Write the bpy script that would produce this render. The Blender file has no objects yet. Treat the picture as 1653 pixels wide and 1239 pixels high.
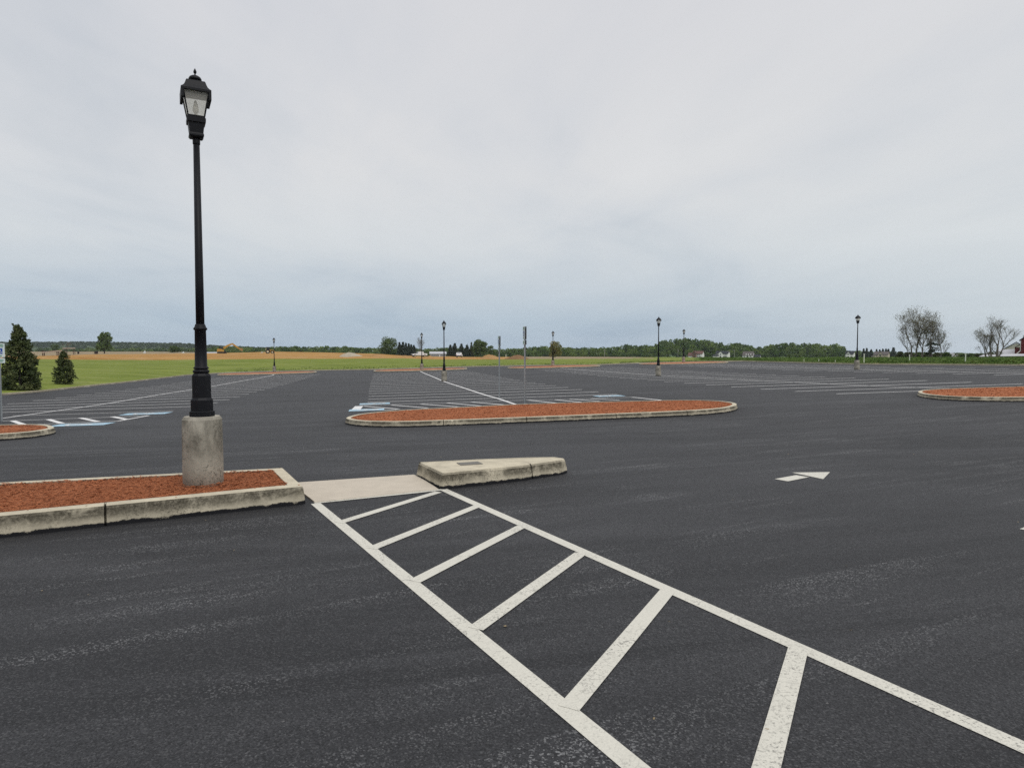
import bpy, math, random
import numpy as np
from mathutils import noise as mn, Vector
R_ = math.radians
random.seed(7); rng = np.random.default_rng(7)
sc = bpy.context.scene
COL = sc.collection

# ------------------------------------------------------------------ camera model (used to survey the place)
F, CX, CY, HY, CAM = 1080., 826.5, 619.5, 571., 1.66
PITCH = math.atan((CY-HY)/F); cp, sp = math.cos(PITCH), math.sin(PITCH)
def ray(px, py):
    a = (px-CX)/F; b = -(py-CY)/F; y = cp+sp*b
    return a/y, (-sp+cp*b)/y
def tab(t, ks, smooth=False):
    if t <= ks[0][0]: return ks[0][1]
    for (a, b), (c, d) in zip(ks, ks[1:]):
        if t <= c:
            u = (t-a)/(c-a)
            if smooth: u = u*u*(3-2*u)
            return b+(d-b)*u
    return ks[-1][1]
PROF = [(9,0),(18,-.2),(36,-.38),(52,-.41),(72,-.36),(92,-.27),(112,-.15)]
def ss(a, b, t):
    t = min(1, max(0, (t-a)/(b-a))); return t*t*(3-2*t)
def h(x, y):                                   # height of the paved lot
    return tab(y, PROF, True)+.0218*x*ss(8, 22, y)
def at(px, py, dz=0):                          # survey point on the lot
    a, s = ray(px, py); y = .5
    while y < 400 and CAM+s*y >= h(a*y, y)+dz: y += .25
    lo, hi = y-.25, y
    for _ in range(30):
        m = (lo+hi)/2
        if CAM+s*m < h(a*m, m)+dz: hi = m
        else: lo = m
    return (a*lo, lo)

# ------------------------------------------------------------------ helpers
def tag(o, label=None, cat=None, group=None, kind=None):
    if label: o['label'] = label
    if cat: o['category'] = cat
    if group: o['group'] = group
    if kind: o['kind'] = kind
    return o
def empty(name, loc=(0,0,0), rz=0):
    o = bpy.data.objects.new(name, None); COL.objects.link(o)
    o.location = loc; o.rotation_euler = (0,0,rz); o.empty_display_size = .2
    return o
def link(name, me, mat, parent=None, smooth=False):
    o = bpy.data.objects.new(name, me); COL.objects.link(o)
    if mat: me.materials.append(mat)
    if smooth: me.polygons.foreach_set('use_smooth', [True]*len(me.polygons))
    if parent: o.parent = parent
    return o
def mesh(name, V, Fc, mat, parent=None, smooth=False):
    me = bpy.data.meshes.new(name); me.from_pydata([tuple(v) for v in V], [], Fc); me.update()
    return link(name, me, mat, parent, smooth)
def qmesh(name, V, mat, parent=None):          # V: (N,4,3) array of loose quads
    n = len(V); me = bpy.data.meshes.new(name)
    me.vertices.add(n*4); me.vertices.foreach_set('co', np.ascontiguousarray(V, dtype=np.float32).reshape(-1))
    me.loops.add(n*4); me.loops.foreach_set('vertex_index', np.arange(n*4, dtype=np.int32))
    me.polygons.add(n); me.polygons.foreach_set('loop_start', np.arange(0, n*4, 4, dtype=np.int32))
    me.update(); me.validate()
    return link(name, me, mat, parent)
class MB:
    def __init__(s): s.V = []; s.F = []
    def add(s, V, Fc):
        b = len(s.V); s.V += [tuple(v) for v in V]; s.F += [tuple(b+i for i in f) for f in Fc]; return s
    def box(s, c, d, rz=0, ry=0):
        V = []
        for z in (-.5,.5):
            for x, y in ((-.5,-.5),(.5,-.5),(.5,.5),(-.5,.5)):
                p = [x*d[0], y*d[1], z*d[2]]
                if ry: p[0], p[2] = p[0]*math.cos(ry)+p[2]*math.sin(ry), -p[0]*math.sin(ry)+p[2]*math.cos(ry)
                if rz: p[0], p[1] = p[0]*math.cos(rz)-p[1]*math.sin(rz), p[0]*math.sin(rz)+p[1]*math.cos(rz)
                V.append((p[0]+c[0], p[1]+c[1], p[2]+c[2]))
        return s.add(V, [(3,2,1,0),(4,5,6,7),(0,1,5,4),(1,2,6,5),(2,3,7,6),(3,0,4,7)])
    def lathe(s, prof, n=24, c=(0,0), ph=0, cap=True):
        V = []; Fc = []
        for r, z in prof:
            for k in range(n):
                a = 2*math.pi*k/n+ph; V.append((c[0]+r*math.cos(a), c[1]+r*math.sin(a), z))
        for i in range(len(prof)-1):
            for k in range(n):
                k2 = (k+1) % n; Fc.append((i*n+k, i*n+k2, (i+1)*n+k2, (i+1)*n+k))
        if cap:
            Fc.append(tuple(range(n-1,-1,-1))); m = (len(prof)-1)*n; Fc.append(tuple(range(m, m+n)))
        return s.add(V, Fc)
    def square(s, prof, c=(0,0), cap=True):    # square lathe, half width
        q = math.sqrt(2)
        return s.lathe([(r*q, z) for r, z in prof], 4, c, math.pi/4, cap)
    def tube(s, pts, rad, n=6):
        P = [Vector(p) for p in pts]; V = []; Fc = []
        if not hasattr(rad, '__len__'): rad = [rad]*len(P)
        for i, p in enumerate(P):
            d = (P[min(i+1, len(P)-1)]-P[max(i-1, 0)]).normalized()
            u = d.cross(Vector((0,0,1)) if abs(d.z) < .9 else Vector((1,0,0))).normalized(); w = d.cross(u)
            for k in range(n):
                a = 2*math.pi*k/n; V.append(p+(u*math.cos(a)+w*math.sin(a))*rad[i])
        for i in range(len(P)-1):
            for k in range(n):
                k2 = (k+1) % n; Fc.append((i*n+k, i*n+k2, (i+1)*n+k2, (i+1)*n+k))
        Fc.append(tuple(range(n-1,-1,-1))); m = (len(P)-1)*n; Fc.append(tuple(range(m, m+n)))
        return s.add(V, Fc)
    def prism(s, poly, y0, y1):                # polygon in x,z extruded along y
        n = len(poly); V = [(x, y0, z) for x, z in poly]+[(x, y1, z) for x, z in poly]
        return s.add(V, [tuple(range(n)), tuple(range(2*n-1, n-1, -1))]+[(i, i+n, (i+1) % n+n, (i+1) % n) for i in range(n)])
    def build(s, name, mat, parent=None, smooth=False):
        return mesh(name, s.V, s.F, mat, parent, smooth)

# ------------------------------------------------------------------ materials
class NT:
    def __init__(s, name):
        s.m = bpy.data.materials.new(name); s.m.use_nodes = True; s.t = s.m.node_tree; s.N = s.t.nodes
        s.b = s.N['Principled BSDF']; s.out = s.N['Material Output']
    def n(s, ty, **kw):
        x = s.N.new(ty)
        for k, v in kw.items(): setattr(x, k, v)
        return x
    def l(s, a, b): s.t.links.new(a, b)
    def set(s, inp, v):
        if hasattr(v, 'is_linked') or hasattr(v, 'links'): s.l(v, inp)
        else: inp.default_value = v
    def co(s, scale=(1,1,1), rz=0, kind='Object'):
        c = s.n('ShaderNodeTexCoord'); m = s.n('ShaderNodeMapping'); m.vector_type = 'POINT'
        m.inputs['Scale'].default_value = scale; src = c.outputs[kind]
        if rz:
            r = s.n('ShaderNodeMapping'); r.inputs['Rotation'].default_value = (0,0,rz); s.l(src, r.inputs[0]); src = r.outputs[0]
        s.l(src, m.inputs[0]); return m.outputs[0]
    def noise(s, vec, sc_, det=3, rough=.55, dist=0):
        x = s.n('ShaderNodeTexNoise'); s.l(vec, x.inputs['Vector'])
        x.inputs['Scale'].default_value = sc_; x.inputs['Detail'].default_value = det
        x.inputs['Roughness'].default_value = rough; x.inputs['Distortion'].default_value = dist
        return x.outputs['Fac']
    def voro(s, vec, sc_, feat='F1', out='Distance'):
        x = s.n('ShaderNodeTexVoronoi', feature=feat); s.l(vec, x.inputs['Vector']); x.inputs['Scale'].default_value = sc_
        return x.outputs[out]
    def ramp(s, f, pts):
        x = s.n('ShaderNodeValToRGB'); s.l(f, x.inputs[0]); e = x.color_ramp.elements
        while len(e) < len(pts): e.new(.5)
        for q, (p, c) in zip(e, pts):
            q.position = p; q.color = c if hasattr(c, '__len__') and len(c) == 4 else ((*c, 1) if hasattr(c, '__len__') else (c, c, c, 1))
        return x.outputs[0]
    def mix(s, f, a, b, mode='MIX'):
        x = s.n('ShaderNodeMix', data_type='RGBA', blend_type=mode)
        s.set(x.inputs[0], f)
        for i, v in ((6, a), (7, b)):
            if hasattr(v, 'links'): s.l(v, x.inputs[i])
            else: x.inputs[i].default_value = (*v, 1) if len(v) == 3 else v
        return x.outputs[2]
    def math(s, op, a, b=None):
        x = s.n('ShaderNodeMath', operation=op); s.set(x.inputs[0], a)
        if b is not None: s.set(x.inputs[1], b)
        return x.outputs[0]
    def attr(s, name):
        x = s.n('ShaderNodeAttribute'); x.attribute_name = name; return x.outputs['Fac']
    def bump(s, hgt, st, dist):
        x = s.n('ShaderNodeBump'); x.inputs['Strength'].default_value = st; x.inputs['Distance'].default_value = dist
        s.l(hgt, x.inputs['Height']); s.l(x.outputs[0], s.b.inputs['Normal'])
    def color(s, c, rough=.8, spec=.3):
        if hasattr(c, 'links'): s.l(c, s.b.inputs['Base Color'])
        else: s.b.inputs['Base Color'].default_value = (*c, 1)
        s.set(s.b.inputs['Roughness'], rough); s.b.inputs['Specular IOR Level'].default_value = spec
        return s
def simple(name, c, rough=.7, spec=.3, var=.25, vs=3., metal=0):
    m = NT(name); v = m.co()
    f = m.noise(v, vs, 4)
    m.color(m.mix(f, tuple(x*(1-var) for x in c), tuple(min(1, x*(1+var)) for x in c)), rough, spec)
    m.b.inputs['Metallic'].default_value = metal
    return m.m

ROW = R_(11)            # direction of the parking rows
def asphalt_color(m):
    v = m.co()
    vs = m.co((1,1,1), R_(-20))
    big = m.noise(v, .13, 4, .55)
    vst = m.co((.16,.9,1), R_(-13)); streak = m.noise(vst, .8, 6, .66, 1.2)
    vs2 = m.co((.2,3.2,1), R_(-27)); st2 = m.noise(vs2, 1.1, 5, .65, .7)
    agg = m.voro(v, 118, 'F1', 'Color'); sepa = m.n('ShaderNodeSeparateColor'); m.l(agg, sepa.inputs[0])
    fine = m.noise(v, 115, 2, .7)
    base = m.mix(m.ramp(big, [(.36,0),(.64,1)]), (.013,.013,.0152), (.034,.034,.0375))
    base = m.mix(m.ramp(streak, [(.42,0),(.72,1)]), base, (.066,.066,.071))
    base = m.mix(m.math('MULTIPLY', m.ramp(fine, [(.42,0),(.62,1)]), .8), base, (.007,.007,.008))
    # bright worn aggregate in streaky patches
    speck = m.ramp(sepa.outputs[0], [(.72,0),(.95,1)]); dk = m.ramp(sepa.outputs[1], [(.55,0),(.9,.85)])
    worn = m.math('MULTIPLY', m.ramp(st2, [(.50,0),(.72,1)]), m.ramp(m.noise(v, .55, 3), [(.40,0),(.62,1)]))
    base = m.mix(dk, base, (.006,.006,.007))
    gr = m.math('MULTIPLY', speck, m.math('ADD', m.math('MULTIPLY', worn, .80), .10))
    base = m.mix(gr, base, (.36,.36,.36))
    chips = m.math('MULTIPLY', m.ramp(m.noise(m.co((1,2.6,1), R_(-20)), 16, 2, .5), [(.765,0),(.785,1)]), .4)
    base = m.mix(chips, base, (.26,.25,.24))
    hgt = m.math('ADD', m.voro(v, 85, 'SMOOTH_F1'), m.math('MULTIPLY', fine, .5))
    return base, hgt
def asphalt_mat():
    m = NT('asphalt'); c, hgt = asphalt_color(m)
    c = m.mix(m.math('MULTIPLY', m.attr('kerb_shade'), .62), c, (.012,.012,.014))  # painted contact shade: base colour darkens beside the kerbs
    m.color(c, .72, .42); m.bump(hgt, .9, .010); return m.m
def paint_mat(name, col, dirt):
    m = NT(name); v = m.co(); c, hgt = asphalt_color(m)
    cr = m.voro(m.co(), 9, 'DISTANCE_TO_EDGE')
    # distort cracks
    nz = m.n('ShaderNodeTexNoise'); m.l(v, nz.inputs['Vector']); nz.inputs['Scale'].default_value = 14; nz.inputs['Detail'].default_value = 4
    va = m.n('ShaderNodeVectorMath', operation='MULTIPLY_ADD'); m.l(nz.outputs['Color'], va.inputs[0]); va.inputs[1].default_value = (.12,.12,.12); m.l(v, va.inputs[2])
    ed = m.n('ShaderNodeTexVoronoi', feature='DISTANCE_TO_EDGE'); m.l(va.outputs[0], ed.inputs['Vector']); ed.inputs['Scale'].default_value = 11
    crack = m.math('MULTIPLY', m.ramp(ed.outputs[0], [(.0,.7),(.024,0)]), m.ramp(m.noise(v, 1.7, 3), [(.46,0),(.66,1)]))
    pits = m.math('MULTIPLY', m.ramp(m.noise(v, 60, 4, .75), [(.54,0),(.62,1)]), m.ramp(m.noise(v, 1.5, 5, .65), [(.46,0),(.62,1)]))
    wear = m.math('MAXIMUM', crack, m.math('MULTIPLY', pits, dirt))
    p = m.mix(m.noise(v, 3, 4), tuple(x*.86 for x in col), col)
    p = m.mix(m.math('MULTIPLY', m.ramp(m.noise(v, 60, 2, .7), [(.45,0),(.7,1)]), .22), p, tuple(x*.55 for x in col))
    m.color(m.mix(wear, p, c), .7, .3); m.bump(hgt, .45, .008); return m.m
def concrete_mat(name, base, dark, stain=.55, edge_black=True, sc_=1.0):
    m = NT(name); v = m.co()
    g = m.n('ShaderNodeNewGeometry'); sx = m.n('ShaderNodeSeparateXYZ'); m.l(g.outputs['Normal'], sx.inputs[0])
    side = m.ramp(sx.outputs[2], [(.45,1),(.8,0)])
    f = m.noise(v, 4*sc_, 6, .62)
    c = m.mix(m.ramp(f, [(.3,0),(.65,1)]), tuple(x*(.70 if edge_black or stain > .5 else .88) for x in base), base)
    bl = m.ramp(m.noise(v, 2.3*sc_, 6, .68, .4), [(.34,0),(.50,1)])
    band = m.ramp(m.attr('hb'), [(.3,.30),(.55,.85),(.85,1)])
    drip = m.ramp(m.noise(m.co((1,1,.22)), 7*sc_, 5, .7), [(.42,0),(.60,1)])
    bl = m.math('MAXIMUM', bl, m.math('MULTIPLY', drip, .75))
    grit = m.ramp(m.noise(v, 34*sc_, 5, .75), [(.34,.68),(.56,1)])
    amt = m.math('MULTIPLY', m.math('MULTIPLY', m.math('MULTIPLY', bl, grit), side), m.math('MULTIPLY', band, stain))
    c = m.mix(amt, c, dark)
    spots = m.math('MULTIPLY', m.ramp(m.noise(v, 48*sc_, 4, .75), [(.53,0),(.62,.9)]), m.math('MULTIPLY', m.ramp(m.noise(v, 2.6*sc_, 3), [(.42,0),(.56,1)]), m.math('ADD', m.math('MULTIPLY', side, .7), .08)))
    c = m.mix(spots, c, tuple(x*.35 for x in dark))
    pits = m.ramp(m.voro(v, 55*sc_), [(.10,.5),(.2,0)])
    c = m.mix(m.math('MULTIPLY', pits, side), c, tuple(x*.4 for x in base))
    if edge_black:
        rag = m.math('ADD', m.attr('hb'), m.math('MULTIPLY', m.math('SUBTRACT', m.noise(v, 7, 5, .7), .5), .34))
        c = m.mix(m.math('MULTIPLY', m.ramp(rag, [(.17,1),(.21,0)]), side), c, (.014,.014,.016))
    m.color(c, .9, .2); m.bump(m.noise(v, 45, 5, .7), .5, .006); return m.m
def mulch_mat():
    m = NT('red_mulch'); v = m.co(); vv = m.co((1,2.2,1), R_(-10))
    f = m.noise(vv, 26, 4, .7)
    c = m.ramp(f, [(.28,(.15,.050,.022)),(.40,(.32,.108,.046)),(.57,(.42,.152,.068)),(.75,(.53,.225,.120))])
    r = m.n('ShaderNodeNewGeometry').outputs['Random Per Island']
    c = m.mix(m.ramp(r, [(0,.0),(.5,.25),(1,.6)]), c, (.48,.185,.090)); c = m.mix(m.ramp(r, [(.0,.0),(.02,.6),(.09,.4),(.14,0)]), c, (.055,.018,.010))
    c = m.mix(m.ramp(m.noise(v, 1.3, 3), [(.35,.25),(.65,0)]), c, (.17,.050,.024))
    m.color(c, .95, .1); m.bump(m.noise(vv, 38, 4, .75), .8, .018); return m.m
def leaf_mat(name, a, b, c2, sc_=.5):
    m = NT(name); v = m.co()
    r = m.n('ShaderNodeNewGeometry').outputs['Random Per Island']
    k = m.mix(r, a, b); k = m.mix(m.ramp(m.noise(v, sc_, 3), [(.4,0),(.65,1)]), k, c2)
    m.color(k, .75, .15)
    tr = m.n('ShaderNodeBsdfTranslucent'); m.l(k, tr.inputs[0]); mx = m.n('ShaderNodeMixShader'); mx.inputs[0].default_value = .2
    m.l(m.b.outputs[0], mx.inputs[1]); m.l(tr.outputs[0], mx.inputs[2]); m.l(mx.outputs[0], m.out.inputs[0])
    return m.m
def ground_mat(name, cols, sc_, stretch, rz=0, bump=.05, spk=None):
    m = NT(name); v = m.co(); vs = m.co(stretch, rz)
    f = m.noise(vs, sc_, 5, .6, .3)
    c = m.ramp(f, [(.28+.44*i/(len(cols)-1), q) for i, q in enumerate(cols)])
    fine = m.noise(v, 2.6, 5, .75)
    c = m.mix(m.ramp(fine, [(.35,.45),(.65,0)]), c, tuple(x*.5 for x in cols[0]))
    if spk: c = m.mix(m.ramp(m.noise(vs, sc_*2.3, 3), [(.55,0),(.72,.75)]), c, spk)
    m.color(c, .95, .08); m.bump(m.noise(v, 5, 4, .7), .8, bump); return m.m

M = dict(
    asphalt=asphalt_mat(),
    paint=paint_mat('white_road_paint', (.68,.655,.57), .75), paint2=paint_mat('white_stall_paint', (.80,.79,.77), .45),
    blue=paint_mat('blue_road_paint', (.40,.59,.71), .4),
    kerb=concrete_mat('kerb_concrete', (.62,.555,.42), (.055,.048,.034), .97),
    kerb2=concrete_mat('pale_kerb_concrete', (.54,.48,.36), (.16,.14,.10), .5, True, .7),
    base=concrete_mat('post_base_concrete', (.47,.435,.36), (.080,.073,.058), .85, False, .75),
    slab=concrete_mat('ramp_concrete', (.56,.495,.405), (.3,.27,.22), .3, False),
    mulch=mulch_mat(),
    lawn=ground_mat('lawn_grass', [(.125,.162,.026),(.20,.245,.048),(.28,.305,.080)], .30, (.35,1,1), R_(-8), .06, (.21,.22,.085)),
    dirt=ground_mat('orange_dirt', [(.33,.165,.045),(.48,.27,.085),(.58,.36,.15)], .12, (.35,1,1), 0, .2, (.46,.34,.20)),
    tan=ground_mat('bare_field', [(.25,.19,.11),(.34,.27,.17),(.38,.30,.21)], .08, (.25,1,1), 0, .1),
    crop=ground_mat('green_crop_soil', [(.06,.11,.02),(.10,.16,.03),(.14,.19,.05)], .35, (.3,1,1), 0, .15),
    dry=ground_mat('dry_verge', [(.22,.20,.09),(.34,.28,.15),(.42,.36,.22)], .5, (.4,1,1), R_(60), .05, (.14,.17,.05)),
    black=simple('black_lamp_paint', (.0055,.006,.0085), .5, .22, .3, 12),
    galv=simple('galvanised_steel', (.30,.32,.33), .5, .5, .12, 9, .6),
    signback=simple('sign_back_aluminium', (.22,.25,.27), .5, .4, .1, 5, .4),
    signface=simple('sign_white', (.66,.74,.72), .5, .3, .05), signgreen=simple('sign_green', (.05,.22,.12), .5, .3, .1),
    signblue=simple('sign_blue', (.02,.07,.36), .5, .3, .1),
    iron=simple('grey_metal_plate', (.16,.15,.13), .7, .3, .35, 30),
    cedar=leaf_mat('cedar_leaves', (.032,.050,.019), (.095,.122,.048), (.12,.135,.055), 1.1),
    tree=leaf_mat('tree_leaves', (.050,.085,.026), (.095,.145,.046), (.12,.165,.055), .10),
    tree2=leaf_mat('mid_green_leaves', (.060,.100,.032), (.115,.165,.055), (.13,.175,.062), .3),
    wood_far=leaf_mat('far_wood_leaves', (.030,.064,.012), (.105,.175,.038), (.18,.245,.060), .045),
    ridge=leaf_mat('ridge_leaves', (.030,.056,.025), (.058,.09,.035), (.075,.11,.04), .02),
    spruce=leaf_mat('spruce_needles', (.024,.036,.026), (.050,.068,.046), (.06,.08,.052), .6),
    olive=leaf_mat('olive_young_leaves', (.15,.165,.050), (.21,.22,.080), (.24,.20,.09), .4),
    brush=leaf_mat('brown_green_brush', (.06,.066,.032), (.11,.11,.055), (.09,.12,.045), .3),
    budleaf=leaf_mat('sparse_leaf_buds', (.17,.175,.10), (.25,.25,.15), (.24,.21,.15), .4),
    cropleaf=leaf_mat('crop_leaves', (.050,.100,.018), (.10,.168,.038), (.14,.19,.055), .25),
    bark=simple('bark', (.060,.052,.045), .9, .1, .4, 6),
    greybark=simple('grey_bark', (.135,.12,.105), .9, .1, .4, 4),
    yellow=simple('machine_yellow', (.44,.25,.045), .5, .4, .2, .8), cream=simple('machine_pale', (.55,.50,.36), .5, .4, .15),
    darkm=simple('dark_machine_steel', (.018,.019,.02), .5, .4, .3, 2), rubber=simple('rubber', (.02,.02,.02), .8, .2),
    dkglass=simple('dark_window_glass', (.02,.025,.03), .12, .6, .2),
    white=simple('white_car_paint', (.72,.73,.74), .3, .5, .04), red=simple('tail_lamp_red', (.35,.02,.02), .3, .5),
    sidingw=simple('white_siding', (.80,.79,.76), .8, .2, .06, .6), sidingb=simple('beige_siding', (.52,.45,.36), .8, .2, .08, .6),
    roofm=simple('maroon_shingle', (.15,.085,.072), .9, .1, .2, .8), roofd=simple('dark_shingle', (.040,.043,.05), .9, .1, .2, .8),
    roofb=simple('brown_grey_shingle', (.12,.105,.10), .9, .1, .2, .8), brick=simple('brown_brick', (.20,.12,.095), .9, .1, .25, 1.),
    barn=simple('barn_red', (.12,.018,.020), .8, .2, .2, .8), metalroof=simple('pale_metal_roof', (.46,.46,.48), .5, .4, .06, .3),
    greywall=simple('grey_metal_wall', (.26,.265,.26), .7, .3, .08, .4), creamw=simple('cream_wall', (.50,.48,.42), .8, .2, .06),
    woodpost=simple('weathered_timber', (.075,.040,.030), .85, .2, .3, 2), pole=simple('pale_pole', (.34,.33,.30), .85, .2, .1),
    pvc=simple('pale_marker', (.66,.70,.60), .5, .3, .05), gravel=simple('gravel_pile', (.40,.35,.27), .95, .1, .25, 1.2),
    tent=simple('white_sheet', (.52,.52,.50), .8, .2, .05), orangedirt=simple('mound_dirt', (.36,.22,.10), .95, .1, .3, .7),
    browndirt=simple('brown_mound_dirt', (.22,.13,.070), .95, .1, .35, .9), bin=simple('dark_bin', (.04,.025,.022), .7, .3),
)
def glass_mat():
    m = NT('lantern_glass'); tr = m.n('ShaderNodeBsdfTransparent'); tr.inputs[0].default_value = (.93,.92,.88,1)
    m.color((.72,.70,.64), .25, .5); mx = m.n('ShaderNodeMixShader'); mx.inputs[0].default_value = .38
    m.l(tr.outputs[0], mx.inputs[1]); m.l(m.b.outputs[0], mx.inputs[2]); m.l(mx.outputs[0], m.out.inputs[0]); return m.m
M['shelter_roof'] = simple('brown_shelter_roof', (.40,.33,.27), .8, .2, .15, .5); M['glass'] = glass_mat(); M['bulb'] = simple('frosted_bulb', (.66,.65,.61), .4, .4, .05)

# ------------------------------------------------------------------ the lot
EDGE = [(-33,-25),(-34,20),(-34.6,44),(-35.2,50),(-36.2,54),(-37.5,60),(-38.6,67),(-41,77),(-43.6,90),(-42.6,97),(-38,100.5),(-28.5,100.6),
        (-20.5,99),(-6.3,103),(3,102.5),(11.5,97.5),(19,102),(28,102.5),(34.7,100.5),(36.7,84),(39,72),(45.5,59.5),(48,48),(50,20),(50,-25)]
def edge_r0(az):
    dx, dy = math.sin(az), math.cos(az); best = 60
    for (x1, y1), (x2, y2) in zip(EDGE, EDGE[1:]+EDGE[:1]):
        ex, ey = x2-x1, y2-y1; den = dx*ey-dy*ex
        if abs(den) < 1e-9: continue
        t = (x1*ey-y1*ex)/den; u = (x1*dy-y1*dx)/den
        if t > 0 and -1e-6 <= u <= 1+1e-6: best = t; break
    return best
ET = np.array([edge_r0(a) for a in np.linspace(-math.pi, math.pi, 7201)])
def edge_r(az):
    t = (az+math.pi)/(2*math.pi)*7200; i = int(t)
    return float(ET[i]+(ET[min(i+1, 7200)]-ET[i])*(t-i))
# terrain beyond the kerb: (px -> lawn end distance / row, crest distance / row)
D1Y = [(-200,118),(0,122),(300,132),(850,148),(1000,135),(1150,116),(1200,112),(1300,96),(1410,79),(1653,66),(2000,58)]
P1 = [(0,579),(60,579.5),(150,580.5),(250,581),(440,579),(520,579),(600,578.5),(650,578),(700,580),(800,580),(850,579.6),(1000,579),(1100,580),(1200,582),(1300,584.6),(1410,585.6),(1653,586.6)]
D2Y = [(0,290),(1000,290),(1150,220),(2000,200)]
P3 = [(0,567.4),(250,567.3),(320,568.4),(350,571.5),(410,575.5)]
P2 = [(0,574.6),(60,574.4),(110,573),(150,571.8),(250,571),(330,570),(400,568.6),(440,567.3),(520,568.6),(600,570.6),(650,573.6),(700,575.2),(760,576),(800,576),(850,575.6),(900,575.4),(1000,576),(1100,576.6),(1200,577),(1653,577)]
def azpx(az): return CX+F*math.tan(max(-1.05, min(1.05, az)))/cp
def find_y(px, py):                            # where the field beyond the lot shows at this height in the view
    a = ray(px, HY)[0]; Y = edge_r(math.atan(a))*math.cos(math.atan(a))+3
    while Y < 800 and CAM+ray(px, py)[1]*Y > terrain(a*Y, Y): Y += 2
    return Y
def zrow(py, Y): return CAM+ray(CX, py)[1]*Y
def knots(az):
    px = azpx(az); ca = math.cos(max(-1.05, min(1.05, az)))
    r0 = edge_r(az); y1 = tab(px, D1Y); y2 = tab(px, D2Y)
    x0, y0 = r0*math.sin(az), r0*math.cos(az)
    p2 = tab(px, P2)
    return [(r0, h(x0, y0)+.12), (max(y1/ca, r0+4), zrow(tab(px, P1), y1)), (max(y2/ca, r0+40), zrow(p2, y2)),
            (820/ca, zrow(tab(px, P3) if px < 410 else max(p2+1.2, 575.5), 820)), (3300, zrow(573.5, 3300*ca))]
def terrain(x, y):
    az = math.atan2(x, y); r = math.hypot(x, y); K = knots(az)
    if r <= K[0][0]: return h(x, y)
    return tab(r, K)
AZ = [R_(a) for a in np.concatenate([np.arange(-180,-46,2.), np.arange(-46,46.01,.12), np.arange(48,180,2.)])]
NR = [9, 16, 10, 8]
def build_ground():
    cols = []
    for az in AZ:
        K = knots(az); col = []
        jag = mn.noise(Vector((az*90, 3.1, 0)))*2.2+mn.noise(Vector((az*400, 7.7, 0)))*1.2
        K[1] = (K[1][0]+jag*(1 if K[1][0]-K[0][0] > 12 else .3), K[1][1])
        K[0] = (K[0][0]+.14, K[0][1])
        for s in range(4):
            (ra, za), (rb, zb) = K[s], K[s+1]
            for i in range(NR[s]):
                t = i/NR[s]; t2 = t if s < 1 else t**1.4
                r = ra+(rb-ra)*t2; z = za+(zb-za)*t2
                x, y = r*math.sin(az), r*math.cos(az)
                if s == 0 and i > 1: z += .10*mn.noise(Vector((x*.06, y*.06, 1)))*min(1, i/4)
                if s == 1 and i > 0:
                    px = azpx(az); amp = .30 if px < 830 else .08
                    z += amp*(mn.noise(Vector((x*.10, y*.035, 5)))+.5*mn.noise(Vector((x*.35, y*.12, 9))))*min(1, i/2)
                col.append((x, y, z))
        r = K[4][0]; col.append((r*math.sin(az), r*math.cos(az), K[4][1])); cols.append(col)
    n = len(cols[0]); groups = {'lawn': ([], 'lawn'), 'dirt_field': ([], 'dirt'), 'farm_field': ([], 'tan'), 'crop_soil': ([], 'crop'), 'dry_verge': ([], 'dry')}
    seg = [s for s in range(4) for _ in range(NR[s])]
    for c in range(len(cols)):
        c2 = (c+1) % len(cols); px = azpx(AZ[c]); jit = 10*mn.noise(Vector((c*.3, 0, 0)))
        for i in range(n-1):
            s = seg[i]; q = jit+14*mn.noise(Vector((c*.07, i*.5, 4)))
            if s == 0: g = 'lawn' if px < 1190+q*3 else 'dry_verge'
            elif s == 1:
                k = i-NR[0]
                if px < 835+q: g = 'dirt_field'
                elif px < 1140+q*2: g = 'farm_field' if k > 1+q*.05 and px < 1040+q*3 else ('lawn' if px < 1120+q else 'crop_soil')
                else: g = 'crop_soil'
            else: g = 'farm_field' if px < 1000 else 'crop_soil'
            groups[g][0].append((c, c2, i))
    for g, (fs, mk) in groups.items():
        idx = {}; V = []; Fc = []
        def vi(c, i):
            if (c, i) not in idx: idx[(c, i)] = len(V); V.append(cols[c][i])
            return idx[(c, i)]
        for c, c2, i in fs: Fc.append((vi(c, i), vi(c2, i), vi(c2, i+1), vi(c, i+1)))
        o = mesh(g, V, [f[::-1] for f in Fc], M[mk], None, True); tag(o, kind='structure')
build_ground()

ISLANDS = {}
def catmull(P, step=.15):
    out = []; n = len(P)
    for i in range(n):
        a, b, c, d = (np.array(P[(i+k-1) % n], float) for k in range(4))
        m = max(2, int(np.linalg.norm(c-b)/step))
        for j in range(m):
            t = j/m
            out.append(tuple(.5*((2*b)+(-a+c)*t+(2*a-5*b+4*c-d)*t*t+(-a+3*b-3*c+d)*t**3)))
    return out
def rounded(P, rad=.06, step=.15):
    out = []; n = len(P)
    for i in range(n):
        p0, p, p2 = (np.array(P[(i+k) % n], float) for k in (-1, 0, 1))
        d0 = (p0-p)/np.linalg.norm(p0-p); d2 = (p2-p)/np.linalg.norm(p2-p)
        a, b = p+d0*rad, p+d2*rad
        for t in (0, .25, .5, .75, 1): out.append(tuple((1-t)**2*a+2*t*(1-t)*p+t*t*b))
        e = p2-d2*rad; m = int(np.linalg.norm(e-b)/step)
        for j in range(1, m): out.append(tuple(b+(e-b)*j/m))
    return out
def ccw(P):
    A = sum(a[0]*b[1]-b[0]*a[1] for a, b in zip(P, P[1:]+P[:1])); return P if A > 0 else P[::-1]
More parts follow.
